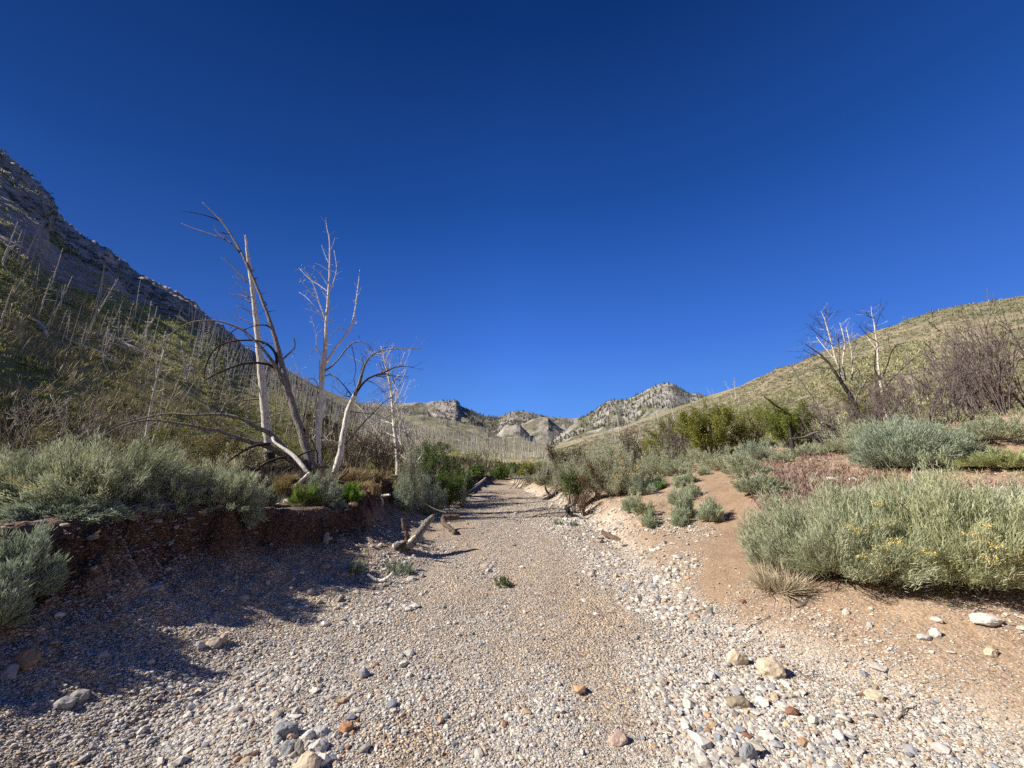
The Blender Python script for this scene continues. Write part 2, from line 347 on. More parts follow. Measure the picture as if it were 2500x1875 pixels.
def hillcol(x, y, z):
    r = np.hypot(x, y); az = np.arctan2(x, y)
    n = vn(x * .09, y * .09, 101) * .5 + vn(x * .33, y * .33, 102) * .3 + vn(x * 1.3, y * 1.3, 103) * .2
    green = np.array([.20, .21, .085]); gold = np.array([.40, .34, .16]); brn = np.array([.12, .095, .065]); tan = np.array([.30, .25, .165])
    t = ss(.40, .62, n)[..., None]
    left = green * (1 - t) + gold * t
    up = ss(60, 110, r)[..., None]; left = left * (1 - up) + up * (np.array([.19, .18, .105]) * (1 - t) + np.array([.29, .25, .15]) * t)
    right = np.array([.20, .18, .105]) * (1 - t) + tan * t
    pk = ss(.5, .75, vn(x * .03, y * .03, 107) * .6 + vn(x * .12, y * .12, 108) * .4)[..., None]
    right = right * (1 - pk * .5) + np.array([.26, .195, .15]) * pk * .5
    s = ss(.05, .2, az)[..., None]
    c = left * (1 - s) + right * s
    rm = rockmask(x, y)[..., None]; rk = np.array([.35, .295, .25]) * (.7 + .6 * vn(x * .3, y * .3, 105))[..., None]
    return c * (1 - rm) + rk * rm
d_l = xl(GX, GY) - GX; d_r = GX - xr(GX, GY); td = trail_d(GX, GY)
n1 = fbm(GX * .9, GY * .9, 4, 201)[..., None]; n2 = fbm(GX * .8 + GY * .12, GY * .24, 4, 202)[..., None]
gravel = np.array([.62, .565, .49]) * (1 + .10 * n1); sand = np.array([.60, .515, .42]) * (1 + .10 * n1)
def pixblob(px, py, rad):
    h = hit(px, py); return np.exp(-((GX - h.x) ** 2 + (GY - h.y) ** 2) / rad ** 2)
sandm = np.clip(ss(.08, .40, n2[..., 0]) * .7 + pixblob(1000, 1810, .42) * 1.0 + pixblob(1380, 1310, 1.3) * .4, 0, 1)[..., None]
washc = gravel * (1 - sandm) + sand * sandm
soil = np.array([.38, .28, .20]) * (1 + .18 * n1); redsoil = np.array([.125, .09, .07]) * (1 + .3 * n1); pathc = np.array([.34, .245, .17]) * (1 + .08 * n1)
soil = soil * (1 - .35 * ss(-.2, .35, n2)) + np.array([.50, .42, .32]) * .35 * ss(-.2, .35, n2)
col = washc.copy()
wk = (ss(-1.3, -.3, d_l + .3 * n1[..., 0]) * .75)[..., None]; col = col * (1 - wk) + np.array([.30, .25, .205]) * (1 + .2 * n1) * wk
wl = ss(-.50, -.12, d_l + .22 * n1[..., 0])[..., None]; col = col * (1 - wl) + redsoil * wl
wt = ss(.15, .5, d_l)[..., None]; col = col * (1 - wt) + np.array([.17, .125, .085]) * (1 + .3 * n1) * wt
wr = ss(-.1, .7, d_r + .35 * fbm(GX * 1.7, GY * 1.7, 3, 203))[..., None]; col = col * (1 - wr) + soil * wr
wp = (1 - ss(.55, 1.5, td))[..., None] * (d_r > 0)[..., None]; col = col * (1 - wp) + pathc * wp
wh = np.where(GX < -3, ss(9, 15, gr), ss(16, 30, gr))[..., None] * (1 - (ss(-.2, .1, d_l) < .5)[..., None] * (d_r < .2)[..., None] * (gr < 30)[..., None] * .9)
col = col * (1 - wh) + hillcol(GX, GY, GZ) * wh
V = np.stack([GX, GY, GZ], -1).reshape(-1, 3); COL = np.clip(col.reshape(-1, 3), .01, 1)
idx = np.arange(nA * nR).reshape(nA, nR)
F = np.stack([idx[:-1, :-1], idx[:-1, 1:], idx[1:, 1:], idx[1:, :-1]], -1)[..., ::-1].reshape(-1, 4)
gx, gy, gr_, az_ = (0.25 * (q[:-1, :-1] + q[1:, :-1] + q[:-1, 1:] + q[1:, 1:]) for q in (GX, GY, gr, ga))
is_wash = ((gx > xl(gx, gy)) & (gx < xr(gx, gy)) & (gr_ < 30) & (gy > -8)).ravel()
is_path = ((trail_d(gx, gy) < 1.0) & (gr_ < 30) & ~is_wash.reshape(gx.shape)).ravel()
is_lh = ((gr_ >= 30) & (az_ < .09)).ravel(); is_rh = ((gr_ >= 30) & (az_ >= .09)).ravel()
is_g = ~(is_wash | is_path | is_lh | is_rh)
def sheet(name, mask, m):
    f = F[mask]; u, inv = np.unique(f, return_inverse=True)
    me = fast_mesh(name, V[u], inv.reshape(f.shape), COL[u], True, m)
    tag(link(name, me), kind="structure")
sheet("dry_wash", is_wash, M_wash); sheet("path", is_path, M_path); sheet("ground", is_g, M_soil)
sheet("left_hill", is_lh, M_hill); sheet("right_hill", is_rh, M_hill)

# ------------------------------------------------------------------ far mountains: each a loft from foot to skyline with its own distance
def mountain(name, sky_pts, foot_pts, Rr, Rf, seed, colf, amp, fr, cols=520, rows=170):
    s = sorted(azel(a, b) for a, b in sky_pts); f = sorted(azel(a, b) for a, b in foot_pts)
    az = np.linspace(s[0][0], s[-1][0], cols); eS = np.interp(az, [i[0] for i in s], [i[1] for i in s]); eF = np.interp(az, [i[0] for i in f], [i[1] for i in f])
    t = np.concatenate([np.linspace(0, 1, rows), np.linspace(1.03, 1.5, 14)])
    A, Tt = np.meshgrid(az, t, indexing='ij')
    tt = np.clip(Tt, 0, 1)
    R = Rf + (Rr - Rf) * Tt
    E = eF[:, None] + (eS - eF)[:, None] * tt ** 1.15
    X = R * np.sin(A); Y = R * np.cos(A)
    nz = ridged(X * fr, Y * fr, 5, seed) - .62
    Z = EYE + R * E + amp * nz * (.25 + .75 * np.sin(np.clip(tt, 0, 1) * math.pi)) - np.clip(Tt - 1, 0, 1) * (Rr - Rf) * .8
    Z = np.where(tt < .02, Z - 30, Z)
    c = colf(X, Y, Z, tt, nz, A)
    n, mm = A.shape; id_ = np.arange(n * mm).reshape(n, mm)
    Fm = np.stack([id_[:-1, :-1], id_[1:, :-1], id_[1:, 1:], id_[:-1, 1:]], -1).reshape(-1, 4)
    me = fast_mesh(name, np.stack([X, Y, Z], -1).reshape(-1, 3), Fm, np.clip(c.reshape(-1, 3), .01, 1), True, M_mtn)
    tag(link(name, me), kind="structure")
    return X, Y, Z, tt
def mcol(rock, veg, thr, k=.012, seed=300, bias=0.0):
    rock = np.array(rock); veg = np.array(veg)
    def f(X, Y, Z, tt, nz, A):
        n = vn(X * k, Y * k, seed) * .45 + vn(X * k * 4, Y * k * 4, seed + 1) * .35 + vn(X * k * 12, Y * k * 12, seed + 2) * .2
        m = ss(thr - .09, thr + .09, n + bias * (tt - .5))[..., None]
        return veg * (1 - m) + rock * m * (.8 + .45 * vn(X * k * 9, Y * k * 9, seed + 5))[..., None]
    return f
_fc = mcol((.28, .25, .215), (.125, .12, .075), .56, .010, 300, .12)
def farcol(X, Y, Z, tt, nz, A):
    c = _fc(X, Y, Z, tt, nz, A); a0 = azel(1085, 980)[0]; w = (np.exp(-((A - a0) / .045) ** 2) * ss(.35, .6, tt) * ss(.3, .5, vn(X * .02, Y * .02, 391) * .5 + .5 * vn(X * .06, Y * .06, 392) + .12))[..., None]
    return c * (1 - w) + np.array([.34, .295, .255]) * w
FAR = [(760, 990), (883, 985), (971, 984), (1041, 983), (1055, 979), (1076, 977), (1100, 977), (1113, 975), (1119, 980), (1124, 990), (1144, 1000), (1165, 1010), (1185, 1018), (1216, 1017), (1239, 1009),
       (1252, 1004), (1262, 1003), (1280, 1004), (1295, 1008), (1318, 1013), (1341, 1018), (1370, 1021), (1400, 1022), (1430, 1018), (1500, 1010), (1600, 1000), (1750, 1010)]
m_far = mountain("far_mountains", FAR, [(700, 1070), (1100, 1085), (1400, 1120), (1800, 1100)], 1300, 620, 310, farcol, 46, .008)
KN1 = [(1190, 1085), (1215, 1060), (1229, 1044), (1245, 1040), (1260, 1035), (1270, 1038), (1285, 1052), (1300, 1070), (1318, 1095)]
m_k1 = mountain("rocky_knoll", KN1, [(1180, 1100), (1290, 1100)], 680, 560, 320, mcol((.30, .27, .22), (.16, .14, .095), .48, .03, 330), 6, .03, 160, 110)
KN2 = [(1262, 1085), (1270, 1048), (1280, 1034), (1300, 1023), (1320, 1019), (1338, 1019), (1352, 1032), (1368, 1044), (1392, 1062), (1420, 1092)]
m_k2 = mountain("rocky_dome", KN2, [(1255, 1105), (1400, 1110)], 760, 600, 340, mcol((.27, .245, .20), (.16, .145, .10), .50, .03, 350), 7, .028, 200, 120)
MR = [(1318, 1100), (1335, 1085), (1350, 1074), (1380, 1047), (1400, 1032), (1418, 1020), (1440, 1008), (1458, 997), (1475, 984), (1486, 979), (1504, 977), (1522, 978), (1545, 970), (1560, 963), (1580, 952), (1599, 943), (1615, 938), (1630, 936), (1640, 937),
      (1650, 941), (1668, 951), (1684, 960), (1702, 959), (1712, 962), (1723, 967), (1800, 985)]
m_mr = mountain("right_mountain", MR, [(1300, 1110), (1400, 1100), (1600, 1060), (1850, 1040)], 640, 380, 360, mcol((.31, .285, .25), (.15, .145, .085), .52, .014, 380, .45), 22, .014, 520, 190)

# ------------------------------------------------------------------ loose gravel of the wash and slopes
PAL = np.array([[.62, .575, .51], [.55, .49, .41], [.46, .425, .38], [.33, .33, .34], [.26, .28, .31], [.50, .38, .25], [.46, .30, .18], [.26, .13, .09], [.68, .63, .55], [.38, .33, .27]])
PW = np.array([.24, .22, .15, .06, .035, .09, .025, .015, .10, .065]); PW = PW / PW.sum()
t_ = (1 + 5 ** .5) / 2
ICO_V = np.array([(-1, t_, 0), (1, t_, 0), (-1, -t_, 0), (1, -t_, 0), (0, -1, t_), (0, 1, t_), (0, -1, -t_), (0, 1, -t_), (t_, 0, -1), (t_, 0, 1), (-t_, 0, -1), (-t_, 0, 1)]) / math.hypot(1, t_)
ICO_F = np.array([(0, 11, 5), (0, 5, 1), (0, 1, 7), (0, 7, 10), (0, 10, 11), (1, 5, 9), (5, 11, 4), (11, 10, 2), (10, 7, 6), (7, 1, 8), (3, 9, 4), (3, 4, 2), (3, 2, 6), (3, 6, 8), (3, 8, 9), (4, 9, 5), (2, 4, 11), (6, 2, 10), (8, 6, 7), (9, 8, 1)])
rg = np.random.default_rng(7)
def stones(name, x, y, size, label, flat=.55, sink=.18, pal=None, tone=.95):
    n = len(x); z = T(x, y)
    a = size * rg.uniform(.8, 1.25, n); b = a * rg.uniform(.55, .95, n); c = a * rg.uniform(.35, .75, n) * flat * 1.5
    v = ICO_V[None] * (1 + rg.uniform(-.30, .24, (n, 12, 1)))
    v = v * np.stack([a, b, c], -1)[:, None, :]
    tx = rg.normal(0, .25, n); ct, st = np.cos(tx), np.sin(tx)
    vy = v[..., 1] * ct[:, None] - v[..., 2] * st[:, None]; vz = v[..., 1] * st[:, None] + v[..., 2] * ct[:, None]
    th = rg.uniform(0, 2 * math.pi, n); c_, s_ = np.cos(th)[:, None], np.sin(th)[:, None]
    vx = v[..., 0] * c_ - vy * s_; vy2 = v[..., 0] * s_ + vy * c_
    V_ = np.stack([vx + x[:, None], vy2 + y[:, None], vz + (z + c * (1 - 2 * sink))[:, None]], -1).reshape(-1, 3)
    F_ = (ICO_F[None] + (np.arange(n) * 12)[:, None, None]).reshape(-1, 3)
    ci = rg.choice(len(PAL), n, p=PW); cl = PAL[ci] * rg.uniform(.78, 1.12, (n, 1)) * tone
    eb = (ss(-.7, -.15, xl(x, y) - x) * .62)[:, None]; cl = cl * (1 - eb) + cl * np.array([.45, .33, .27]) * eb                  # stones in the bank are coated with its earth
    me = fast_mesh(name, V_, F_, np.repeat(cl, 12, 0), False, M_stone)
    return tag(link(name, me), label, None, None, "stuff")
def sample(n, r0, r1, azm=.98):
    az = rg.uniform(-azm, azm, n); r = np.exp(rg.uniform(math.log(r0), math.log(r1), n))
    return r * np.sin(az), r * np.cos(az), r
x, y, r = sample(760000, 2.2, 17)
dl = xl(x, y) - x; dr = x - xr(x, y)
coarse = vn(x * 1.3 + y * .2, y * .42, 401) * .6 + vn(x * 2.9, y * 1.4, 402) * .4
coarse = coarse + .14 * np.exp(-((x - 1.5) ** 2 + (y - 2.5) ** 2) / 1.6) + .12 * ss(-2.4, -3.4, x) - .2 * ss(.08, .40, fbm(x * .8 + y * .12, y * .24, 4, 202))
hS = hit(1000, 1810); sandy = np.exp(-((x - hS.x) ** 2 + (y - hS.y) ** 2) / .38 ** 2)
dens = np.where((dl < -.2) & (dr < .25), .95, .0) + np.where(dr >= .25, .52 * np.exp(-np.clip(dr, 0, 9) * .45) + .10, 0) + np.where(dl >= -.2, .14 + .22 * (dl < .12), 0)
dens = dens * np.where((trail_d(x, y) < 1) & (dr > 0), .12, 1) * (1 - .85 * sandy) * np.where(dl > 1.2, .15, 1)
dens = dens * (.55 + .9 * coarse)
k = rg.random(len(x)) < dens; x, y, r, coarse = x[k], y[k], r[k], coarse[k]
size = .0025 * r ** .55 * np.exp(rg.normal(0, .45, len(x))) * (.42 + 1.45 * np.clip(coarse, 0, 1.3) ** 1.9)
size = np.clip(size, .0024, .05)
stones("gravel", x, y, size, "loose mixed grey and tan gravel covering the dry wash")
x, y, r = sample(22000, 2.2, 20)
dl = xl(x, y) - x; dr = x - xr(x, y); coarse = vn(x * .8, y * .8, 401) + .9 * np.exp(-((x - 1.7) ** 2 + (y - 2.5) ** 2) / .9) + .6 * ss(-2.4, -3.4, x) * (dl < .4) + .5 * np.exp(-(dr / .45) ** 2) * (y > 5)
k = rg.random(len(x)) < .17 * coarse ** 3 * np.where((dl < .6), 1, .15) * np.where(dr > .9, .30, 1) * np.where((trail_d(x, y) < 1.2) & (dr > 0), .05, 1)
x, y, r = x[k], y[k], r[k]
stones("cobbles", x, y, np.clip(.016 * r ** .4 * np.exp(rg.normal(0, .35, len(x))), .015, .07), "scattered fist sized cobbles lying among the gravel", .45)

y = rg.uniform(4.2, 13.5, 5200); x = np.interp(y, YR, XR) + rg.normal(.12, .38, 5200); k = (rg.random(5200) < .30 + .7 * (vn(x * 1.3, y * 1.3, 421) > .5)) & ((trail_d(x, y) > 1.2) | (x < np.interp(y, YR, XR))); x, y = x[k], y[k]
stones("rubble", x, y, np.clip(.020 * np.exp(rg.normal(0, .5, len(x))), .009, .075), "pale broken rubble along the right edge of the wash", .6, .3)
x = rg.normal(-1.9, .5, 420); y = rg.uniform(4.0, 7.5, 420)
stones("rubble", x, y, np.clip(.022 * np.exp(rg.normal(0, .45, 420)), .01, .07), "scattered larger stones along the shadow edge on the left", .6, .3)
# ------------------------------------------------------------------ single stones the photograph shows
from mathutils import noise as mnoise
def rock(px, py, wpx, hpx, color, label, seed, flat=1.0, group=None, rot=0.0, name="rock", ang=.25):
    p = hit(px, py + hpx * .35); dist = (p - Vector((0, 0, EYE))).length * 1.0
    x_, y_, z_ = ray(px, py); dep = (p.y * CP + (p.z - EYE) * SP); sc = dep / FPX
    W = wpx * sc / 2; Hh = hpx * sc / 2
    import bmesh
    bm = bmesh.new(); bmesh.ops.create_icosphere(bm, subdivisions=4, radius=1)
    off = Vector((seed * 3.7, seed * 1.3, seed * 7.9)); rn = random.Random(seed)
    planes = [(Vector((rn.gauss(0, 1), rn.gauss(0, 1), rn.gauss(0, .8))).normalized(), rn.uniform(.62, .88)) for _ in range(9)]
    for v in bm.verts:
        q = v.co.copy()
        for nrm, dd in planes:
            s_ = q.dot(nrm)
            if s_ > dd: q -= nrm * (s_ - dd) * .9
        q *= 1 + ang * .5 * mnoise.fractal(q * 2.2 + off, 1.0, 2.0, 4)
        v.co = Vector((q.x * W, q.y * W * .75, q.z * Hh * flat))
    me = bpy.data.meshes.new(name); bm.to_mesh(me); bm.free()
    at = me.color_attributes.new("Col", 'FLOAT_COLOR', 'POINT')
    c = np.ones((len(me.vertices), 4), np.float32); c[:, :3] = color; at.data.foreach_set("color", c.ravel())
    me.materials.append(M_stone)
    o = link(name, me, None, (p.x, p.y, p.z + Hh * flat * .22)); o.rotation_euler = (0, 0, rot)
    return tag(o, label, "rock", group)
TANR = (.56, .46, .33); GRYR = (.44, .425, .40); BLUR = (.27, .275, .285); RUSTR = (.42, .22, .12); PALER = (.62, .58, .51); DKTAN = (.30, .24, .17)
rock(1801, 1603, 48, 46, TANR, "round tan boulder on the gravel, left one of the tan pair on the right", 1)
rock(1884, 1628, 72, 56, TANR, "large round tan boulder, right one and bigger of the tan pair on the gravel", 2)
rock(1804, 1712, 56, 34, DKTAN, "flat brown stone lying in gravel below the two tan boulders", 3)
rock(1826, 1832, 48, 52, BLUR, "dark blue grey angular stone near the bottom edge on the right", 4)
rock(2136, 1694, 46, 34, TANR, "triangular tan stone on the gravel at the foot of the right soil slope", 5)
rock(2410, 1508, 74, 30, PALER, "long white stone on the bare soil below the big rabbitbrush at far right", 6)
rock(2285, 1542, 28, 26, PALER, "small round white stone with grey stone beside it on the right soil", 7)
rock(2258, 1553, 30, 20, GRYR, "small grey flat stone left of the round white stone on the right soil", 8)
rock(2421, 1590, 36, 20, TANR, "small tan flat stone on the right soil below the long white stone", 9)
rock(2066, 1494, 18, 16, PALER, "small pale stone on brown soil just below the big rabbitbrush", 10)
rock(2123, 1524, 16, 18, GRYR, "little speckled grey stone in the middle of the brown soil slope", 11)
rock(2112, 1645, 24, 18, BLUR, "small blue grey stone on the lower part of the brown soil", 12)
rock(1612, 1412, 40, 20, PALER, "white block shaped stone at the edge of the wash beside the footpath", 13)
rock(1584, 1418, 18, 12, GRYR, "small grey stone touching the left end of the white block stone", 14)
rock(888, 1643, 30, 30, BLUR, "dark grey jagged stone alone on the sunlit gravel in the lower middle", 15)
rock(845, 1774, 38, 28, RUSTR, "orange brown stone to the right of the heap of grey stones", 16)
rock(752, 1860, 74, 60, TANR, "big cream boulder at the front of the stone heap on the bottom edge", 17)
rock(694, 1778, 62, 50, BLUR, "dark blue grey boulder at the left of the stone heap", 18)
rock(722, 1738, 22, 28, GRYR, "small upright grey stone at the back of the stone heap", 19)
rock(714, 1792, 36, 26, (.45, .33, .24), "pinkish tan stone in the middle of the stone heap", 20)
rock(752, 1792, 32, 30, PALER, "cream round stone in the stone heap beside the pinkish one", 21)
rock(784, 1780, 38, 36, GRYR, "grey white jagged stone at the right of the stone heap", 22)
rock(702, 1826, 44, 40, BLUR, "dark stone at the lower left of the stone heap", 23)
rock(728, 1830, 26, 44, (.30, .28, .25), "tall thin slab standing in the stone heap", 24, 1.2)
rock(776, 1818, 50, 34, GRYR, "wide light grey stone at the lower right of the stone heap", 25)
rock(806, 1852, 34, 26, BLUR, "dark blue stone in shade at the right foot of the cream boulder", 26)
rock(672, 1806, 28, 26, GRYR, "small pale grey stone on the left rim of the stone heap", 27)
rock(660, 1858, 36, 30, GRYR, "grey stone at the lower left of the cream boulder", 28)
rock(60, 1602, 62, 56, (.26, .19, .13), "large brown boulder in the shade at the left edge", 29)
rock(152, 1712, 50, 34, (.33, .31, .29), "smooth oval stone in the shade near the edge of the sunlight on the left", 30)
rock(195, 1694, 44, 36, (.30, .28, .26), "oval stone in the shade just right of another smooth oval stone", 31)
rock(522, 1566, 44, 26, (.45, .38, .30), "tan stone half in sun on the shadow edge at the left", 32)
rock(487, 1574, 24, 22, GRYR, "small rounded grey stone left of the tan one on the shadow edge", 33)
rock(544, 1556, 24, 26, (.42, .36, .28), "upright tan stone behind the half sunlit one on the shadow edge", 34)
rock(250, 1596, 34, 22, (.32, .31, .32), "flat grey stone in the middle of the shaded gravel", 35)
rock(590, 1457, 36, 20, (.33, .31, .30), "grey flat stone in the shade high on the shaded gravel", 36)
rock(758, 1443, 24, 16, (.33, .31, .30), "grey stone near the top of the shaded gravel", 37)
rock(20, 1636, 44, 36, (.30, .30, .30), "grey stone below the large brown boulder at the left edge", 38)
rock(796, 1314, 16, 30, (.30, .27, .25), "upright slab of stone sticking out of the shaded cut bank", 39, 1.3)
rock(2036, 1168, 42, 16, PALER, "flat white slab behind the big rabbitbrush, left of its neighbour slab", 40)
rock(2082, 1170, 36, 16, PALER, "flat white slab behind the big rabbitbrush, right of its neighbour slab", 41)
rock(2104, 1131, 24, 14, GRYR, "pale grey stone on the red ground beside the round blue green sagebrush", 42)
rock(655, 1226, 26, 18, PALER, "pale stone lying on top of the left bank below the sagebrush", 43)
rock(700, 1222, 20, 14, PALER, "small pale stone on the left bank lip, right of the larger one", 44)
rock(862, 1228, 22, 14, (.45, .32, .22), "tan stone stuck in the lip of the left cut bank", 45)
rock(977, 1216, 18, 12, (.40, .34, .27), "pale stone set in the shaded face of the far left bank", 46)
rock(1030, 1450, 14, 8, PALER, "flat pale chip of stone on the sunlit gravel by the weed", 47)
rock(1700, 1380, 16, 12, PALER, "small white stone on the slope left of the footpath", 48)
rock(1092, 1775, 20, 16, PALER, "single white pebble on the sandy patch at the bottom", 49)
rock(1089, 1747, 16, 16, BLUR, "single dark pebble at the top right of the sandy patch", 50)
rock(1512, 1800, 52, 40, (.45, .33, .27), "pinkish boulder low in the gravel right of the bottom middle", 51)
rock(1000, 1592, 30, 16, GRYR, "striped white and grey flat stone on the sunlit gravel left of middle", 52)

# ------------------------------------------------------------------ shrubs
def plume_shrub(name, seed, R, H, K, leaves, ll, lw, cols, m=None, spread=.35, tmin=.35, arch=.3, lat=.065, curl=0.0, shape=1.0, asym=(0, 0), droop=0.0):
    g = np.random.default_rng(seed); cols = np.array(cols)
    ph = g.uniform(0, 2 * math.pi, K); ct = g.uniform(.05, 1, K) ** shape; st = np.sqrt(1 - ct ** 2)
    f = g.uniform(.72, 1.08, K) * (1 + .18 * np.sin(ph * 3 + seed) + .12 * np.sin(ph * 5 + 2 * seed))
    dv = np.stack([st * np.cos(ph), st * np.sin(ph), ct], -1); lump = 0
    for _ in range(12):
        q_ = g.normal(0, 1, 3); q_[2] = abs(q_[2]); q_ /= np.linalg.norm(q_); lump = np.maximum(lump, np.exp(-(1 - dv @ q_) / .045))
    f = f * (.90 + .24 * lump)
    tip = np.stack([R * st * np.cos(ph) + asym[0] * R * ct, R * st * np.sin(ph) + asym[1] * R * ct, H * (ct * .92 + .06)], -1) * f[:, None]
    tip[:, 2] = np.maximum(tip[:, 2], .05 * H) - droop * H * st ** 3 * np.clip(np.cos(ph + .9) + .4, 0, 1)
    b0 = np.stack([.22 * R * st * np.cos(ph), .22 * R * st * np.sin(ph), np.zeros(K)], -1) + g.normal(0, .04 * R, (K, 3)) * [1, 1, 0]
    mid = (b0 + tip) / 2 + np.stack([arch * .5 * (tip[:, 0] - b0[:, 0]), arch * .5 * (tip[:, 1] - b0[:, 1]), -arch * .25 * H * np.ones(K) * (ct)], -1)
    tint = g.uniform(0, 1, K)
    # leaves
    n = K * leaves; kk = np.repeat(np.arange(K), leaves); t = tmin + (1 - tmin) * g.random(n) ** .75
    def bez(t, kk): t = t[:, None]; return (1 - t) ** 2 * b0[kk] + 2 * t * (1 - t) * mid[kk] + t * t * tip[kk]
    def tan(t, kk):
        t = t[:, None]; d = 2 * (1 - t) * (mid[kk] - b0[kk]) + 2 * t * (tip[kk] - mid[kk]); return d / (np.linalg.norm(d, axis=1, keepdims=True) + 1e-6)
    p = bez(t, kk); d = tan(t, kk); sc = (R + H) / 2
    p = p + g.normal(0, 1, (n, 3)) * (lat * sc * (1.15 - .65 * t))[:, None]
    p[:, 2] = np.maximum(p[:, 2], .01 - droop * H)
    d = d + g.normal(0, spread, (n, 3)) + np.array([0, 0, .25]); d /= np.linalg.norm(d, axis=1, keepdims=True)
    w = np.cross(d, g.normal(0, 1, (n, 3))); w /= np.linalg.norm(w, axis=1, keepdims=True) + 1e-6
    L = ll * g.uniform(.6, 1.3, n)[:, None]; W = lw * g.uniform(.7, 1.2, n)[:, None]
    bend = g.normal(0, .18, (n, 3)) * L
    v = np.stack([p - w * W * .35, p + w * W * .35, p + d * L * .55 + w * W * .5 + bend * .5, p + d * L * .55 - w * W * .5 + bend * .5, p + d * L + bend], 1)
    i = np.arange(n) * 5
    q = np.stack([i, i + 1, i + 2, i + 3], -1); tr = np.stack([i + 3, i + 2, i + 4, i + 4], -1)
    F3 = np.concatenate([np.stack([i, i + 1, i + 2], -1), np.stack([i, i + 2, i + 3], -1), np.stack([i + 3, i + 2, i + 4], -1)])
    a = np.clip(tint[kk] * .7 + g.uniform(0, .45, n), 0, .999) * (len(cols) - 1); i0 = a.astype(int); fr = (a - i0)[:, None]
    c = cols[i0] * (1 - fr) + cols[np.minimum(i0 + 1, len(cols) - 1)] * fr
    c = c * g.uniform(.8, 1.2, (n, 1))
    me = fast_mesh(name, v.reshape(-1, 3), F3, np.repeat(c, 5, 0), False, m or M_leaf)
    return me, b0, mid, tip
def stem_mesh(name, b0, mid, tip, r0, col, t1=.85, seg=4):
    K = len(b0); ts = np.linspace(0, t1, seg + 1); rings = []
    for t in ts: rings.append((1 - t) ** 2 * b0 + 2 * t * (1 - t) * mid + t * t * tip)
    vs_ = []; offs = np.array([[1, 0, 0], [-.5, .87, 0], [-.5, -.87, .3]])
    for j, rg_ in enumerate(rings): vs_.append(rg_[:, None, :] + offs[None] * r0 * (1 - .75 * ts[j]))
    v = np.stack(vs_, 1).reshape(K, -1, 3); nv = (seg + 1) * 3
    f = []
    for j in range(seg):
        for k in range(3): f.append((j * 3 + k, j * 3 + (k + 1) % 3, (j + 1) * 3 + (k + 1) % 3, (j + 1) * 3 + k))
    F_ = (np.array(f)[None] + (np.arange(K) * nv)[:, None, None]).reshape(-1, 4)
    g = np.random.default_rng(K); c = np.array(col) * g.uniform(.7, 1.25, (K, 1))
    return fast_mesh(name, v.reshape(-1, 3), F_, np.repeat(c, nv, 0), False, M_dry)
SAGE = [(.24, .265, .155), (.32, .345, .215), (.41, .44, .29), (.50, .52, .36)]
SAGEB = [(.22, .265, .18), (.30, .35, .245), (.40, .45, .33)]
RABBIT = [(.25, .28, .12), (.35, .38, .16), (.43, .46, .22), (.50, .51, .27)]
PALE = [(.30, .31, .20), (.39, .40, .27), (.46, .46, .33)]
YEL = [(.33, .36, .10), (.42, .42, .15), (.50, .46, .20)]
GREEN = [(.06, .10, .025), (.10, .155, .035), (.16, .22, .06)]
LIME = [(.09, .16, .02), (.14, .24, .03), (.20, .32, .05)]
OLIVE = [(.12, .14, .022), (.19, .21, .035), (.28, .28, .055), (.30, .22, .06)]
DRYC = [(.30, .22, .10), (.40, .31, .16), (.45, .35, .2)]
REDC = [(.25, .165, .125), (.32, .215, .17), (.37, .28, .225)]
BRN = [(.09, .07, .04), (.13, .095, .05), (.17, .12, .055)]
cache = {}
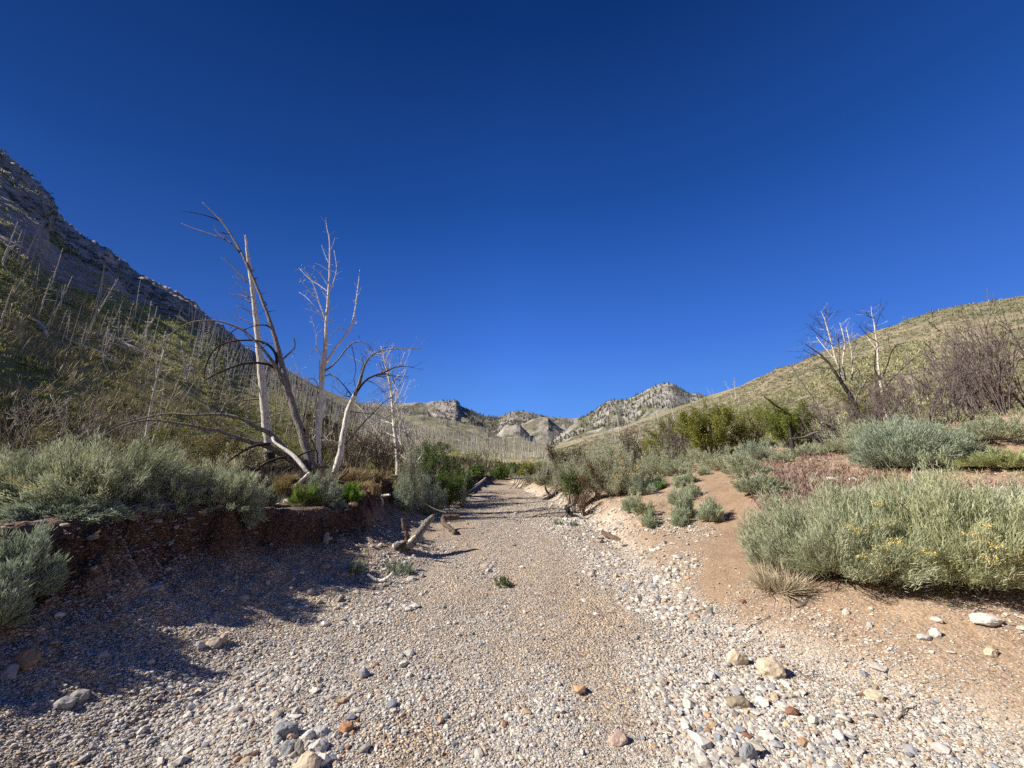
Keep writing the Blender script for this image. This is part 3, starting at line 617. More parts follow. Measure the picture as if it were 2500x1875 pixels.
def shrub(px, py, wpx, ptop, kind, label, cols=SAGE, seed=1, name="sagebrush", cat="shrub", group=None, K=90, leaves=110, ll=.05, lw=.007, stems=True, flowers=0, fcol=(.62, .45, .12), share=None, depth=None, rot=None, stemcol=(.20, .155, .11), **kw):
    if depth is None: p = hit(px, py)
    else:
        q = P(px, py, depth); p = Vector((q.x, q.y, gz(q.x, q.y)))
    dep = p.y * CP + (p.z - EYE) * SP
    R = wpx * dep / FPX / 2
    x_, y_, z_ = ray(px, ptop); Ht = EYE + z_ * (math.hypot(p.x, p.y) / math.hypot(x_, y_)) - p.z
    Ht = max(Ht, .08)
    root = empty(name, p, label, cat, group)
    # overlapping plants stand at different depths; their crowns may touch
    if share and share in cache:
        m1_, m2_, R0, H0 = cache[share]
    else:
        m1_, b0, mid, tip = plume_shrub("foliage", seed, R, Ht, K, leaves, ll, lw, cols, kind, **kw)
        m2_ = stem_mesh("stems", b0, mid, tip, max(.004, R * .012), stemcol) if stems else None
        R0, H0 = R, Ht
        if share: cache[share] = (m1_, m2_, R0, H0)
        root["_tip"] = 0
        if flowers:
            g = np.random.default_rng(seed + 99)
            cand = np.argsort(-(tip[:, 2] / Ht * .4 - tip[:, 1] / R))[:max(flowers * 3, 6)]; g.shuffle(cand)
            for j in cand[:flowers]:
                n = 70; pp = tip[j] * 1.0 + g.normal(0, 1, (n, 3)) * np.array([.035, .03, .018]) * max(1, dep * .16)
                d = g.normal(0, 1, (n, 3)); d /= np.linalg.norm(d, axis=1, keepdims=True); w = np.cross(d, g.normal(0, 1, (n, 3))); s_ = .009 * max(1, dep * .2)
                v = np.stack([pp, pp + d * s_, pp + w * s_], 1).reshape(-1, 3)
                c = np.array(fcol) * g.uniform(.7, 1.2, (n, 1))
                fm = fast_mesh("flower_cluster", v, np.arange(n * 3).reshape(-1, 3), np.repeat(c, 3, 0), False, M_dry)
                link("flower_cluster", fm, root)
        if "_tip" in root: del root["_tip"]
    f = link("foliage", m1_, root); sc = (R / R0, R / R0, Ht / H0)
    rz = rot if rot is not None else (random.Random(seed * 7 + int(px)).uniform(0, 6.28) if share else 0)
    f.scale = sc; f.rotation_euler.z = rz
    if m2_: s = link("stems", m2_, root); s.scale = sc; s.rotation_euler.z = rz
    return root
# --- bare branching shrubs and trees
def grow(tb, p, d, L, r, lvl, rn, droop=0.0, up=.15, bend=.25, kids=(3, 5), sides=4, shrink=.62, spread=.7, minr=.0015):
    n = 5; pts = [p.copy()]; dd = d.normalized()
    for i in range(n):
        dd = (dd + Vector((rn.gauss(0, bend), rn.gauss(0, bend), rn.gauss(0, bend) + up - droop * i / n)) * .35).normalized()
        pts.append(pts[-1] + dd * (L / n))
    tb.tube(pts, [max(minr, r * (1 - .72 * i / n)) for i in range(n + 1)], sides, False)
    if lvl <= 0: return
    for k in range(rn.randint(*kids)):
        i = rn.randint(1, n - 1); t = pts[i]
        ax = (pts[i + 1] - pts[i]).normalized(); o = Vector((rn.gauss(0, 1), rn.gauss(0, 1), rn.gauss(0, .8))); o = (o - ax * o.dot(ax)).normalized()
        grow(tb, t, (ax + o * rn.uniform(.4, 1) * spread), L * shrink * rn.uniform(.6, 1.1) * (1 - .35 * i / n), r * (1 - .72 * i / n) * .62, lvl - 1, rn, droop, up, bend, kids, max(3, sides - 1), shrink, spread, minr)
bare_cache = {}
def bare_shrub(px, py, wpx, ptop, label, seed=1, m=None, depth=None, stems=14, lvl=3, name="bare_shrub", cat="shrub", group=None, share=None, lean=(0, 0), r=.012, upk=.12, mirror=False, leaves=0, lcols=None, kids=(2, 4)):
    p = hit(px, py) if depth is None else None
    if p is None: q = P(px, py, depth); p = Vector((q.x, q.y, gz(q.x, q.y)))
    dep = p.y * CP + (p.z - EYE) * SP; R = wpx * dep / FPX / 2
    x_, y_, z_ = ray(px, ptop); Ht = max(.2, EYE + z_ * (math.hypot(p.x, p.y) / math.hypot(x_, y_)) - p.z)
    root = empty(name, p, label, cat, group)
    key = share or (name, seed)
    if key not in bare_cache:
        rn = random.Random(seed); tb = Tubes()
        for k in range(stems):
            a = rn.uniform(0, 2 * math.pi); rr = rn.random() ** .6
            d = Vector((math.cos(a) * rr * R * .9 + lean[0] * R, math.sin(a) * rr * R * .9 + lean[1] * R, Ht * rn.uniform(.85, 1.25) * (1 - .2 * rr)))
            grow(tb, Vector((math.cos(a) * .08 * R, math.sin(a) * .08 * R, -.03)), d, d.length * .8, r * rn.uniform(.7, 1.2), lvl, rn, 0, upk, .3, kids, 4, .6, .65, .0022 + dep * .00018)
        bare_cache[key] = (tb.mesh("branches", m or M_twig), R, Ht, tb)
    me, R0, H0, tb = bare_cache[key]
    o = link("branches", me, root); o.scale = ((-1 if mirror else 1) * R / R0, R / R0, Ht / H0)
    if leaves:
        g = np.random.default_rng(seed + 5); vs_ = np.array([tuple(v) for v in tb.v]); vs_ = vs_[vs_[:, 2] > .15 * H0]
        i = g.integers(0, len(vs_), leaves // 6); i = np.repeat(i, 6); n = len(i)
        pp = vs_[i] + g.normal(0, .05 * max(1, dep * .09), (n, 3)); d = g.normal(0, 1, (n, 3)); d /= np.linalg.norm(d, axis=1, keepdims=True); w = np.cross(d, g.normal(0, 1, (n, 3))); w /= np.linalg.norm(w, axis=1, keepdims=True)
        s_ = .017 * max(1, dep * .10); v = np.stack([pp, pp + d * s_ + w * s_ * .5, pp + d * s_ * 2, pp + d * s_ - w * s_ * .5], 1).reshape(-1, 3)
        lc = np.array(lcols); t = np.repeat(g.random(n // 6 + 1), 6)[:n] * .6 + g.random(n) * .4; a_ = t * (len(lc) - 1.001); i0 = a_.astype(int)
        c = lc[i0] * (1 - (a_ - i0)[:, None]) + lc[np.minimum(i0 + 1, len(lc) - 1)] * (a_ - i0)[:, None]
        link("foliage", fast_mesh("foliage", v, np.arange(n * 4).reshape(-1, 4), np.repeat(c, 4, 0), False, M_leafg), root)
    return root


# ------------------------------------------------------------------ the near dead trees, traced limb by limb at their own distances
def c2(cx, cy): return 400 + .4642 * cx, 480 + .4642 * cy
def c5(cx, cy): return 1850 + .3315 * cx, 700 + .3315 * cy
class DeadTree:
    def __init__(s, name, label, base, Y, lean, conv, crop, seed, cat="tree", group=None, sides=10):
        s.conv = conv; s.k = crop; s.Y = Y; s.lean = lean; s.rn = random.Random(seed); s.sides = sides
        px, py = conv(*base); q = P(px, py, Y); s.o = Vector((q.x, Y, q.z)); s.zb = gz(q.x, Y); s.rng = s.rn
        s.root = empty(name, (q.x, Y, s.zb), label, cat, group)
    def pt(s, cx, cy, dy=0.0):
        px, py = s.conv(cx, cy); q = P(px, py, s.Y); h = max(0, q.z - s.zb); return P(px, py, s.Y + s.lean * h + dy)
    def limb(s, part, m, trace, dy=(0, 0), twigs=0, tl=.35, sub=5, root=False, sides=None, wob=.06, label=None):
        n = len(trace); pr = []
        for i, t in enumerate(trace):
            f = i / max(1, n - 1); p = s.pt(t[0], t[1], dy[0] + (dy[1] - dy[0]) * f)
            w = t[2] if len(t) > 2 else None
            pr.append([p, w])
        ws = [w for _, w in pr if w is not None]; w0 = ws[0] if ws else 7; w1 = ws[-1] if len(ws) > 1 else 1.6
        for i in range(n):
            w = pr[i][1] if pr[i][1] is not None else w0 + (w1 - w0) * i / max(1, n - 1)
            p = pr[i][0]; dep = p.y * CP + (p.z - EYE) * SP; pr[i] = (p, max(.0035, w * s.k * dep / FPX / 2))
        if root: p = pr[0][0].copy(); g_ = gz(p.x, p.y); pr.insert(0, (Vector((p.x, p.y, min(g_, p.z) - .15)), pr[0][1] * 1.12))
        pts, rad = spline(pr, sub)
        # small natural kinks
        for i in range(1, len(pts) - 1):
            a = rad[i] * .10; pts[i] = pts[i] + Vector((s.rn.uniform(-a, a), s.rn.uniform(-a, a), s.rn.uniform(-a, a)))
        tb = Tubes(); tb.tube(pts, rad, sides or (s.sides if rad[0] > .03 else 6), True, wob, s.rn)
        for k in range(int(twigs * 1.7)):
            i = s.rn.randint(len(pts) // 3, len(pts) - 2); ax = (pts[i + 1] - pts[i]).normalized()
            o = Vector((s.rn.gauss(0, 1), s.rn.gauss(0, .7), s.rn.gauss(.3, .8))); o = (o - ax * o.dot(ax)).normalized()
            grow(tb, pts[i], ax * .5 + o, tl * s.rn.uniform(.3, 1), max(.004, rad[i] * .4), 1 if tl > .2 else 0, s.rn, 0, .1, .3, (0, 2), 4, .5, .6, .0028)
        me = tb.mesh(part, m, s.o); o = link(part, me, s.root, s.o - s.root.location)
        if label: o["label"] = label
        return o
# tall pale speckled trunk
A = DeadTree("dead_tree", "tall straight pale speckled trunk with broken top and charred base, behind the dark leaning tree", (560, 1450), 12.0, .02, c2, .40, 1)
A.limb("trunk", M_white, [(562, 1440, 46), (553, 1340, 50), (545, 1260, 52), (530, 1110, 46), (512, 930, 42), (497, 760, 34), (482, 620, 28), (466, 480, 24), (448, 360, 20), (437, 280, 15), (430, 205, 10)], root=True, twigs=14, tl=.16, sub=6)
A.limb("charred_base", M_dark, [(563, 1450, 56), (559, 1400, 56), (556, 1345, 53)], root=True, label="blackened burnt foot of the pale trunk")
for tr, dy in [([(505, 1064, 13), (450, 1068), (400, 1075), (340, 1088), (285, 1103)], -.3), ([(500, 935, 9), (430, 938), (360, 940), (300, 935), (240, 950)], -.5), ([(505, 1010, 9), (450, 960), (400, 948)], .2),
               ([(470, 668, 8), (425, 648), (378, 630), (345, 645)], 0), ([(465, 618, 10), (430, 592), (380, 575)], 0), ([(458, 556, 12), (430, 542), (398, 530)], 0), ([(450, 527, 9), (410, 482), (375, 458)], 0),
               ([(446, 532, 6), (400, 517), (345, 512)], .3), ([(440, 447, 9), (380, 387), (340, 350), (300, 320)], 0), ([(440, 452, 7), (400, 433), (360, 422)], 0), ([(442, 365, 8), (460, 390), (475, 378)], 0),
               ([(500, 780, 8), (540, 770), (585, 772)], .2), ([(520, 1180, 10), (580, 1150), (650, 1135), (720, 1140)], -.4), ([(530, 1210, 12), (460, 1225), (380, 1200), (300, 1190)], -.3), ([(540, 1290, 12), (480, 1300), (420, 1330), (360, 1380)], -.4)]:
    A.limb("branch", M_grey, tr, (0, dy), twigs=3, tl=.35)
# dark leaning tree
B = DeadTree("dead_tree", "dark grey dead tree leaning left with long hooked branches, beside the white forked tree", (780, 1450), 10.0, .10, c2, .4642, 2)
B.limb("trunk", M_grey, [(785, 1440, 44), (745, 1310, 44), (702, 1180, 38), (665, 1060, 34), (640, 960, 32), (615, 860, 26), (590, 760, 22), (560, 660, 18), (530, 580, 15), (500, 500, 14), (465, 420, 13), (430, 340, 12), (400, 280, 10), (365, 220, 9), (330, 165, 8), (290, 115, 6), (250, 75, 4), (203, 30, 2.5)], root=True, twigs=12, tl=.2)
for tr, dy, tw in [([(290, 125, 7), (240, 105), (160, 85), (85, 77, 2)], -.3, 1), ([(400, 285, 9), (340, 235), (270, 205), (150, 165), (92, 140, 2)], .3, 2), ([(345, 198, 6), (300, 185), (262, 150)], 0, 0), ([(350, 207, 5), (300, 207), (265, 168)], .1, 0),
                   ([(398, 295, 6), (360, 250), (285, 207)], -.2, 1), ([(570, 692, 11), (530, 675), (470, 682), (410, 705)], -.4, 2), ([(625, 855, 11), (665, 820), (690, 790), (684, 742, 4)], .2, 2), ([(525, 602, 5), (555, 605), (588, 597)], 0, 0),
                   ([(515, 545, 5), (540, 570), (500, 625)], 0, 1), ([(470, 425, 6), (485, 430), (497, 418)], 0, 0), ([(440, 350, 6), (465, 395), (478, 378)], 0, 0), ([(715, 1200, 13), (770, 1270), (800, 1340), (805, 1420)], -.2, 0)]:
    B.limb("branch", M_dark if dy <= 0 else M_grey, tr, (0, dy), twigs=tw, tl=.3)
B.limb("bough", M_grey, [(665, 1080, 28), (640, 1000, 26), (605, 920, 22), (580, 880, 18), (545, 830, 14), (500, 780, 12), (420, 705, 11), (330, 665, 9), (250, 652, 8), (150, 660, 7), (60, 705, 5), (10, 760, 4), (-30, 830, 3)], (0, -1.0), twigs=8, tl=.5)
B.limb("bough", M_dark, [(600, 915, 16), (555, 885, 14), (480, 874, 12), (400, 885, 10), (300, 920, 9), (215, 967, 6)], (0, -.8), twigs=5, tl=.5)
B.limb("bough", M_dark, [(590, 900, 16), (592, 840, 14), (560, 790, 12), (510, 762, 11), (440, 755, 10), (370, 760, 9), (300, 780, 8), (250, 825, 8), (218, 900, 7), (213, 965, 6), (245, 1012, 4)], (0, -.6), twigs=10, tl=.45)
B.limb("bough", M_dark, [(430, 700, 7), (390, 690), (350, 720), (300, 780), (270, 860), (265, 930, 4)], (0, .6), twigs=4, tl=.4)
B.limb("bough", M_grey, [(742, 1405, 30), (660, 1345, 26), (560, 1248, 24), (500, 1218, 22), (400, 1165, 18), (280, 1144, 15), (150, 1150, 13), (17, 1143, 11), (-150, 1175, 9), (-269, 1213, 6), (-355, 1280, 3)], (0, -1.6), twigs=14, tl=.6)
B.limb("bough", M_grey, [(750, 1440, 28), (645, 1370, 26), (540, 1312, 26), (420, 1280, 22), (300, 1235, 18), (210, 1219, 16), (67, 1191, 13), (-75, 1176, 11), (-215, 1206, 8), (-323, 1260, 5)], (0, -2.2), twigs=16, tl=.6)
B.limb("bough", M_dark, [(560, 1300, 16), (480, 1310, 14), (400, 1350, 11), (330, 1400, 8), (270, 1470, 5)], (-.6, -1.6), twigs=12, tl=.6)
B.limb("bough", M_dark, [(640, 1370, 16), (560, 1390, 12), (480, 1440, 9), (400, 1490, 6), (330, 1550, 4)], (-.8, -1.8), twigs=14, tl=.5)
B.limb("bough", M_white, [(572, 1268, 14), (590, 1300, 17), (650, 1338, 19), (700, 1380, 22), (740, 1430, 20), (765, 1465, 18)], (-.5, -.9), label="pale twisted broken bough lit by the sun")
B.limb("branch", M_dark, [(600, 1390, 8), (680, 1375), (760, 1340), (800, 1335, 10), (808, 1400)], (-.2, -.4), twigs=2)
# white forked tree
D = DeadTree("dead_tree", "tall white forked dead tree with fine upright twigs, middle of the three trunks", (818, 1445), 10.2, .16, c2, .40, 3)
D.limb("trunk", M_white, [(816, 1440, 34), (812, 1300, 32), (820, 1150, 32), (828, 1000, 32), (835, 930, 34), (843, 860, 28), (850, 760, 22), (855, 660, 18), (862, 560, 15), (868, 470, 12), (872, 380, 10), (873, 290, 8), (870, 220, 6), (857, 160, 4), (853, 125, 2.5)], root=True, twigs=16, tl=.28, sub=6)
D.limb("trunk", M_white, [(795, 1440, 14), (800, 1330, 14), (806, 1200, 12), (818, 1060, 12), (822, 930, 13), (820, 860, 9)], (-.1, -.1), root=True, twigs=0)
for m_, tr, dy, tw in [(M_white, [(850, 880, 15), (900, 800), (950, 735), (985, 680), (1005, 600), (1015, 520), (1025, 440), (1030, 385, 2.5)], .5, 8), (M_white, [(1018, 520, 4), (1030, 505), (1036, 480)], .5, 0),
                       (M_grey, [(850, 915, 11), (890, 885), (930, 840), (970, 790), (1010, 762), (1050, 770), (1090, 805, 4)], -.4, 6), (M_white, [(850, 645, 9), (820, 565), (790, 470), (745, 395), (707, 376, 2.5)], -.5, 6),
                       (M_white, [(862, 500, 7), (815, 465), (765, 432), (715, 380, 2.5)], .2, 4), (M_white, [(828, 575, 6), (790, 525), (745, 470), (718, 440, 2)], -.6, 3), (M_white, [(843, 645, 6), (790, 575), (750, 530), (712, 503, 2)], .2, 3),
                       (M_white, [(845, 645, 5), (800, 610), (745, 590, 2)], -.2, 2), (M_white, [(862, 467, 6), (830, 415), (790, 380), (757, 363, 2)], -.3, 2), (M_grey, [(868, 392, 5), (830, 365), (795, 350, 2)], .2, 1), (M_white, [(868, 350, 5), (845, 300), (830, 255, 2)], 0, 1),
                       (M_white, [(872, 500, 6), (895, 440), (908, 370), (895, 283, 2)], .3, 3), (M_white, [(874, 290, 4), (890, 250), (900, 215, 2)], 0, 1), (M_white, [(840, 845, 7), (805, 790), (800, 720), (775, 630, 2)], -.4, 3), (M_grey, [(832, 835, 6), (790, 800), (770, 850, 2)], .2, 2),
                       (M_white, [(850, 780, 5), (880, 720), (925, 685), (960, 705, 2)], .2, 3), (M_grey, [(860, 540, 5), (830, 490), (790, 420, 2)], .4, 3), (M_white, [(872, 600, 4), (895, 585), (915, 568, 2)], .1, 0), (M_white, [(803, 1088, 10), (770, 1040, 8), (730, 985, 6), (700, 900, 4), (675, 838, 2.5)], -.5, 2),
                       (M_grey, [(808, 1080, 6), (808, 985), (770, 955), (750, 1000, 3)], -.4, 3), (M_grey, [(845, 945, 6), (890, 935), (915, 990), (940, 1030, 3)], -.3, 3)]:
    D.limb("branch", m_, tr, (0, dy), twigs=tw, tl=.3)
# pale trunk leaning right
E = DeadTree("dead_tree", "pale smooth trunk leaning right with drooping dark curved branches, right of the white forked tree", (890, 1475), 9.7, .10, c2, .40, 4)
E.limb("trunk", M_white, [(893, 1468, 38), (925, 1360, 38), (948, 1230, 34), (972, 1120, 32), (1008, 1035, 27)], root=True, twigs=0, sub=6)
E.limb("bough", M_grey, [(1004, 1045, 27), (1030, 975, 20), (1045, 920, 16), (1065, 870, 12), (1100, 830, 9), (1150, 810, 8), (1220, 800, 6), (1290, 800, 5), (1357, 798, 2)], (0, -.4), twigs=9, tl=.45)
E.limb("bough", M_dark, [(1008, 1035, 17), (1060, 968, 13), (1110, 940, 11), (1160, 925, 9), (1210, 900, 7), (1260, 892, 5), (1317, 898, 2)], (0, -.8), twigs=10, tl=.45)
for m_, tr, dy in [(M_dark, [(1100, 942, 6), (1150, 947), (1200, 940), (1240, 970, 2)], -.5), (M_dark, [(1160, 928, 6), (1195, 940), (1230, 945), (1280, 948, 2)], -.8), (M_dark, [(1060, 962, 6), (1110, 985), (1150, 1020), (1178, 1042, 2)], -.7),
                   (M_dark, [(1110, 832, 5), (1085, 792), (1045, 765), (1000, 770, 2)], .3), (M_grey, [(1065, 872, 6), (1020, 862), (960, 830, 2)], .4), (M_dark, [(1030, 985, 7), (1042, 900), (1075, 850), (1150, 800), (1200, 790, 2)], .3), (M_dark, [(998, 1060, 9), (962, 1012), (940, 985), (905, 950), (865, 935, 2)], -.2),
                   (M_dark, [(955, 1305, 10), (1040, 1200), (1110, 1130), (1160, 1080), (1215, 1043, 2.5)], -.7), (M_dark, [(980, 1130, 7), (1060, 1140), (1130, 1150), (1200, 1190, 2)], -.5), (M_dark, [(1200, 935, 5), (1215, 985), (1250, 1000, 2)], -.6), (M_dark, [(1000, 1045, 6), (960, 1050), (965, 1020, 3)], -.2),
                   (M_dark, [(985, 770, 5), (1010, 900), (1000, 960), (1015, 1020, 3)], .2), (M_white, [(930, 1300, 6), (890, 1285), (830, 1280, 2)], -.2), (M_dark, [(1000, 1060, 5), (940, 1040), (880, 990, 2)], .5)]:
    E.limb("branch", m_, tr, (0, dy), twigs=4, tl=.3)
# thin snag and fan tree behind
G = DeadTree("dead_tree", "slender white dead trunk tapering to a point, standing alone right of the leaning pale trunk", (1228, 1415), 14.0, .02, c2, .4642, 5)
G.limb("trunk", M_white, [(1230, 1410, 20), (1222, 1300, 21), (1210, 1180, 18), (1200, 1060, 15), (1185, 960, 12), (1165, 880, 9), (1143, 788, 3)], root=True, twigs=34, tl=.9, sub=6)
for k in range(16):
    s_ = 1 if k % 2 else -1; y0 = 1330 - k * 26; L = 60 + (k * 37) % 55
    G.limb("branch", M_white, [(1208 + (y0 - 1180) * .1, y0, 5), (1208 + s_ * L * .5, y0 - L * .9), (1208 + s_ * L * .9, y0 - L * 1.9, 1.8)], (0, .6 * s_), twigs=3, tl=.6)
Hh = DeadTree("dead_tree", "many stemmed grey dead tree sprawling left behind the slender white trunk", (1310, 1400), 16.0, .05, c2, .4642, 6)
for tr, dy in [([(1330, 1430, 14), (1260, 1330), (1225, 1230), (1200, 1150), (1160, 1100), (1110, 1080), (1070, 1085, 3)], 0), ([(1310, 1420, 12), (1230, 1340), (1150, 1270), (1080, 1180), (1040, 1120), (990, 1080, 3)], .6),
               ([(1300, 1420, 12), (1250, 1300), (1240, 1180), (1225, 1080), (1215, 985, 2)], -.4), ([(1300, 1420, 10), (1290, 1300), (1260, 1200), (1250, 1110), (1225, 1010, 2)], .3), ([(1290, 1420, 10), (1180, 1330), (1100, 1250), (1060, 1230), (1000, 1240, 3)], -.5),
               ([(1320, 1420, 9), (1330, 1330), (1290, 1260), (1265, 1230, 3)], .2), ([(1330, 1400, 10), (1370, 1330), (1340, 1280), (1290, 1220, 3)], -.2), ([(1290, 1410, 9), (1180, 1350), (1090, 1330), (1020, 1280, 3)], .8)]:
    Hh.limb("stem", M_snag, tr, (0, dy), twigs=9, tl=1.0)
# right hand dead trees
K1 = DeadTree("dead_tree", "burnt dead tree fanning up left, dark base and white upper stems, on the right bank", (740, 960), 11.5, .06, c5, .255, 7)
K1.limb("trunk", M_dark, [(742, 960, 34), (715, 870, 38), (680, 800, 36), (640, 740, 34), (600, 680, 28), (565, 620, 22)], root=True, twigs=0)
for m_, tr, dy in [(M_grey, [(570, 630, 20), (510, 545), (450, 492), (390, 450), (335, 412, 4)], -.3), (M_snag, [(625, 700, 22), (600, 600), (570, 520), (540, 400), (510, 300), (490, 230), (465, 180, 4)], 0), (M_snag, [(600, 610, 12), (570, 540), (520, 480), (470, 420), (432, 370, 4)], .4),
                   (M_grey, [(598, 590, 10), (602, 470), (590, 400), (575, 340, 4)], -.4), (M_snag, [(650, 690, 16), (625, 570), (640, 420), (620, 320), (603, 268, 4)], .5), (M_snag, [(690, 720, 14), (700, 600), (690, 480), (670, 380), (650, 300, 4)], .7), (M_grey, [(705, 480, 7), (716, 420), (714, 335, 3)], .7),
                   (M_grey, [(714, 870, 18), (730, 800), (770, 735), (800, 690), (835, 650, 7)], -.5), (M_dark, [(520, 560, 8), (460, 520), (400, 500), (330, 460, 3)], -.5), (M_dark, [(540, 420, 7), (480, 380), (420, 330), (385, 285, 3)], -.3), (M_dark, [(510, 330, 6), (470, 290), (445, 258, 3)], .2),
                   (M_dark, [(492, 240, 5), (500, 210), (515, 190, 2)], 0), (M_dark, [(580, 620, 7), (520, 600), (440, 600), (380, 640, 3)], -.6), (M_dark, [(690, 650, 7), (740, 610), (750, 660), (735, 700, 4)], .2), (M_snag, [(640, 460, 6), (665, 420), (660, 380, 3)], .4), (M_dark, [(560, 430, 5), (590, 420), (597, 370, 3)], 0)]:
    K1.limb("stem", m_, tr, (0, dy), twigs=9, tl=.55)
K2 = DeadTree("dead_tree", "forked white dead tree with hooked dark top branches, right of the burnt fan shaped tree", (925, 800), 13.0, .03, c5, .255, 8)
K2.limb("trunk", M_snag, [(922, 800, 24), (905, 720, 22), (895, 640, 20), (885, 540, 17), (880, 440, 13), (868, 350, 11), (855, 260, 8), (840, 200, 5), (835, 145, 2.5)], root=True, twigs=10, tl=.5)
for m_, tr, dy in [(M_dark, [(870, 300, 7), (900, 200), (937, 153, 3)], .3), (M_dark, [(850, 232, 6), (815, 215), (797, 190, 3)], -.2), (M_dark, [(872, 400, 8), (820, 370), (780, 330), (745, 285, 3)], -.4), (M_dark, [(862, 345, 7), (805, 310), (795, 280, 3)], .3), (M_dark, [(905, 700, 16), (865, 620), (862, 560), (868, 480), (885, 430, 5)], -.3),
                   (M_dark, [(922, 660, 13), (960, 560), (985, 480), (1030, 430), (1085, 415, 5)], -.4), (M_snag, [(868, 450, 8), (835, 410), (800, 360, 3)], .5), (M_dark, [(985, 480, 5), (965, 420), (962, 350, 2)], 0), (M_dark, [(930, 760, 9), (990, 680), (1070, 600), (1150, 530), (1250, 480, 3)], .3)]:
    K2.limb("branch", m_, tr, (0, dy), twigs=7, tl=.5)
K3 = DeadTree("dead_tree", "thin bare white snag without branches against the right hillside", (1115, 560), 17.0, 0, c5, .22, 9)
K3.limb("trunk", M_twigl, [(1122, 620, 11), (1110, 545, 11), (1090, 460, 9), (1075, 360, 7), (1068, 280, 4), (1070, 215, 2)], root=True, twigs=5, tl=.5)
K4 = DeadTree("dead_tree", "dark leaning snag pointing up left, left of the burnt fan shaped tree", (420, 850), 13.0, 0, c5, .3315, 10)
K4.limb("trunk", M_grey, [(440, 900, 11), (410, 830, 10), (370, 770, 10), (310, 690, 9), (265, 620, 8), (240, 573, 6)], root=True, twigs=5, tl=.4)
K5 = DeadTree("burnt_stump", "burnt stump with one broken limb reaching left above the green bush", (235, 1040), 10.0, 0, c5, .3315, 11, "stump")
K5.limb("trunk", M_dark, [(240, 1060, 22), (242, 990, 20), (228, 935, 20)], root=True)
K5.limb("branch", M_log, [(235, 945, 18), (190, 910, 16), (140, 880, 13), (100, 850, 10), (45, 806, 6)], (0, -.3), label="splintered brown and charred limb")
K5.limb("branch", M_dark, [(225, 950, 10), (180, 925), (110, 895, 5)], (0, -.2))
K6 = DeadTree("fallen_branch", "long curved dark branch lying on the ground under the green bush on the right", (230, 1115), 8.6, 0, c5, .3315, 12, "branch")
K6.limb("limb", M_grey, [(230, 1118, 6), (300, 1112, 8), (350, 1103, 10), (400, 1080, 12), (440, 1072, 13), (510, 1076, 14), (572, 1075, 14)])
K7 = DeadTree("cut_branch", "short dark branch with a sawn pale end above the curved fallen branch", (560, 1050), 8.9, 0, c5, .3315, 13, "branch")
K7.limb("limb", M_dark, [(575, 1050, 16), (540, 1035, 16), (500, 1015, 14), (478, 1003, 12)]); K7.limb("cut_end", M_white, [(478, 1003, 12.5), (471, 999, 12.5)], (-.01, -.01))

# ------------------------------------------------------------------ logs and dead wood in the wash
def wood(name, label, m, trace, Y0, cat="log", parts=(), sides=12, sink=.0, root_at=None):
    """trace: (px, py, width px, extra depth)"""
    pr = []
    for px, py, w, dy in trace:
        p = P(px, py, Y0 + dy); dep = p.y * CP + (p.z - EYE) * SP; pr.append((p, w * dep / FPX / 2))
    o0 = Vector((pr[0][0].x, pr[0][0].y, gz(pr[0][0].x, pr[0][0].y))); root = empty(name, o0, label, cat)
    def mk(part, pr_, m_, lab=None):
        pts, rad = spline(pr_, 5); rn = random.Random(len(label)); tb = Tubes()
        for i in range(1, len(pts) - 1): a = rad[i] * .22; pts[i] += Vector((rn.uniform(-a, a), rn.uniform(-a, a), rn.uniform(-a, a)))
        tb.tube(pts, rad, sides, True, .13, rn); o = link(part, tb.mesh(part, m_, o0), root)
        if lab: o["label"] = lab
    mk("trunk" if cat == "log" else "limb", pr, m)
    for part, m_, tr, lab in parts:
        q = []
        for px, py, w, dy in tr:
            p = P(px, py, Y0 + dy); dep = p.y * CP + (p.z - EYE) * SP; q.append((p, w * dep / FPX / 2))
        mk(part, q, m_, lab)
    return root
h1 = hit(985, 1345)
wood("fallen_log", "forked grey log with a broken upright prong lying at the foot of the shaded bank", M_grey, [(968, 1335, 22, 0), (992, 1332, 24, 0), (1012, 1318, 24, .1), (1028, 1296, 20, .25), (1042, 1276, 17, .4), (1058, 1262, 13, .5)], h1.y,
     parts=[("prong", M_log, [(996, 1328, 15, 0), (993, 1305, 11, -.05), (987, 1285, 10, -.05), (982, 1266, 6, -.05)], None), ("burl", M_dark, [(966, 1342, 8, -.1), (974, 1334, 14, -.12), (984, 1330, 12, -.1), (990, 1322, 6, -.1)], None), ("stub", M_white, [(1000, 1322, 9, -.15), (1014, 1308, 5, -.3)], None)])
h2 = hit(1100, 1297)
wood("fallen_log", "bent grey brown log piece sticking out of the shadow beyond the forked log", M_log, [(1122, 1262, 10, .3), (1100, 1261, 11, .25), (1082, 1264, 11, .2), (1084, 1277, 12, .05), (1100, 1290, 11, -.2), (1112, 1302, 9, -.4)], h2.y)
h3 = hit(1500, 1322)
wood("fallen_log", "short brown log with split bark lying on the right edge of the wash", M_log, [(1471, 1299, 9, .35), (1485, 1307, 12, .2), (1505, 1317, 13, 0), (1525, 1327, 13, -.2), (1540, 1334, 11, -.3)], h3.y)
h4 = hit(935, 1425)
wood("driftwood", "curved bleached driftwood stick on the edge of the shadow in the wash", M_white, [(898, 1402, 4, 0), (912, 1412, 7, 0), (930, 1417, 8, 0), (948, 1410, 8, -.02), (960, 1396, 4, -.04)], h4.y, "driftwood", [("limb", M_grey, [(886, 1405, 7, 0), (882, 1418, 8, -.05), (890, 1430, 7, -.1)], None)])
wood("driftwood", "straight flat bleached stick half buried below the curved driftwood", M_grey, [(916, 1438, 6, 0), (935, 1431, 8, 0), (958, 1422, 6, 0)], h4.y - .15, "driftwood")
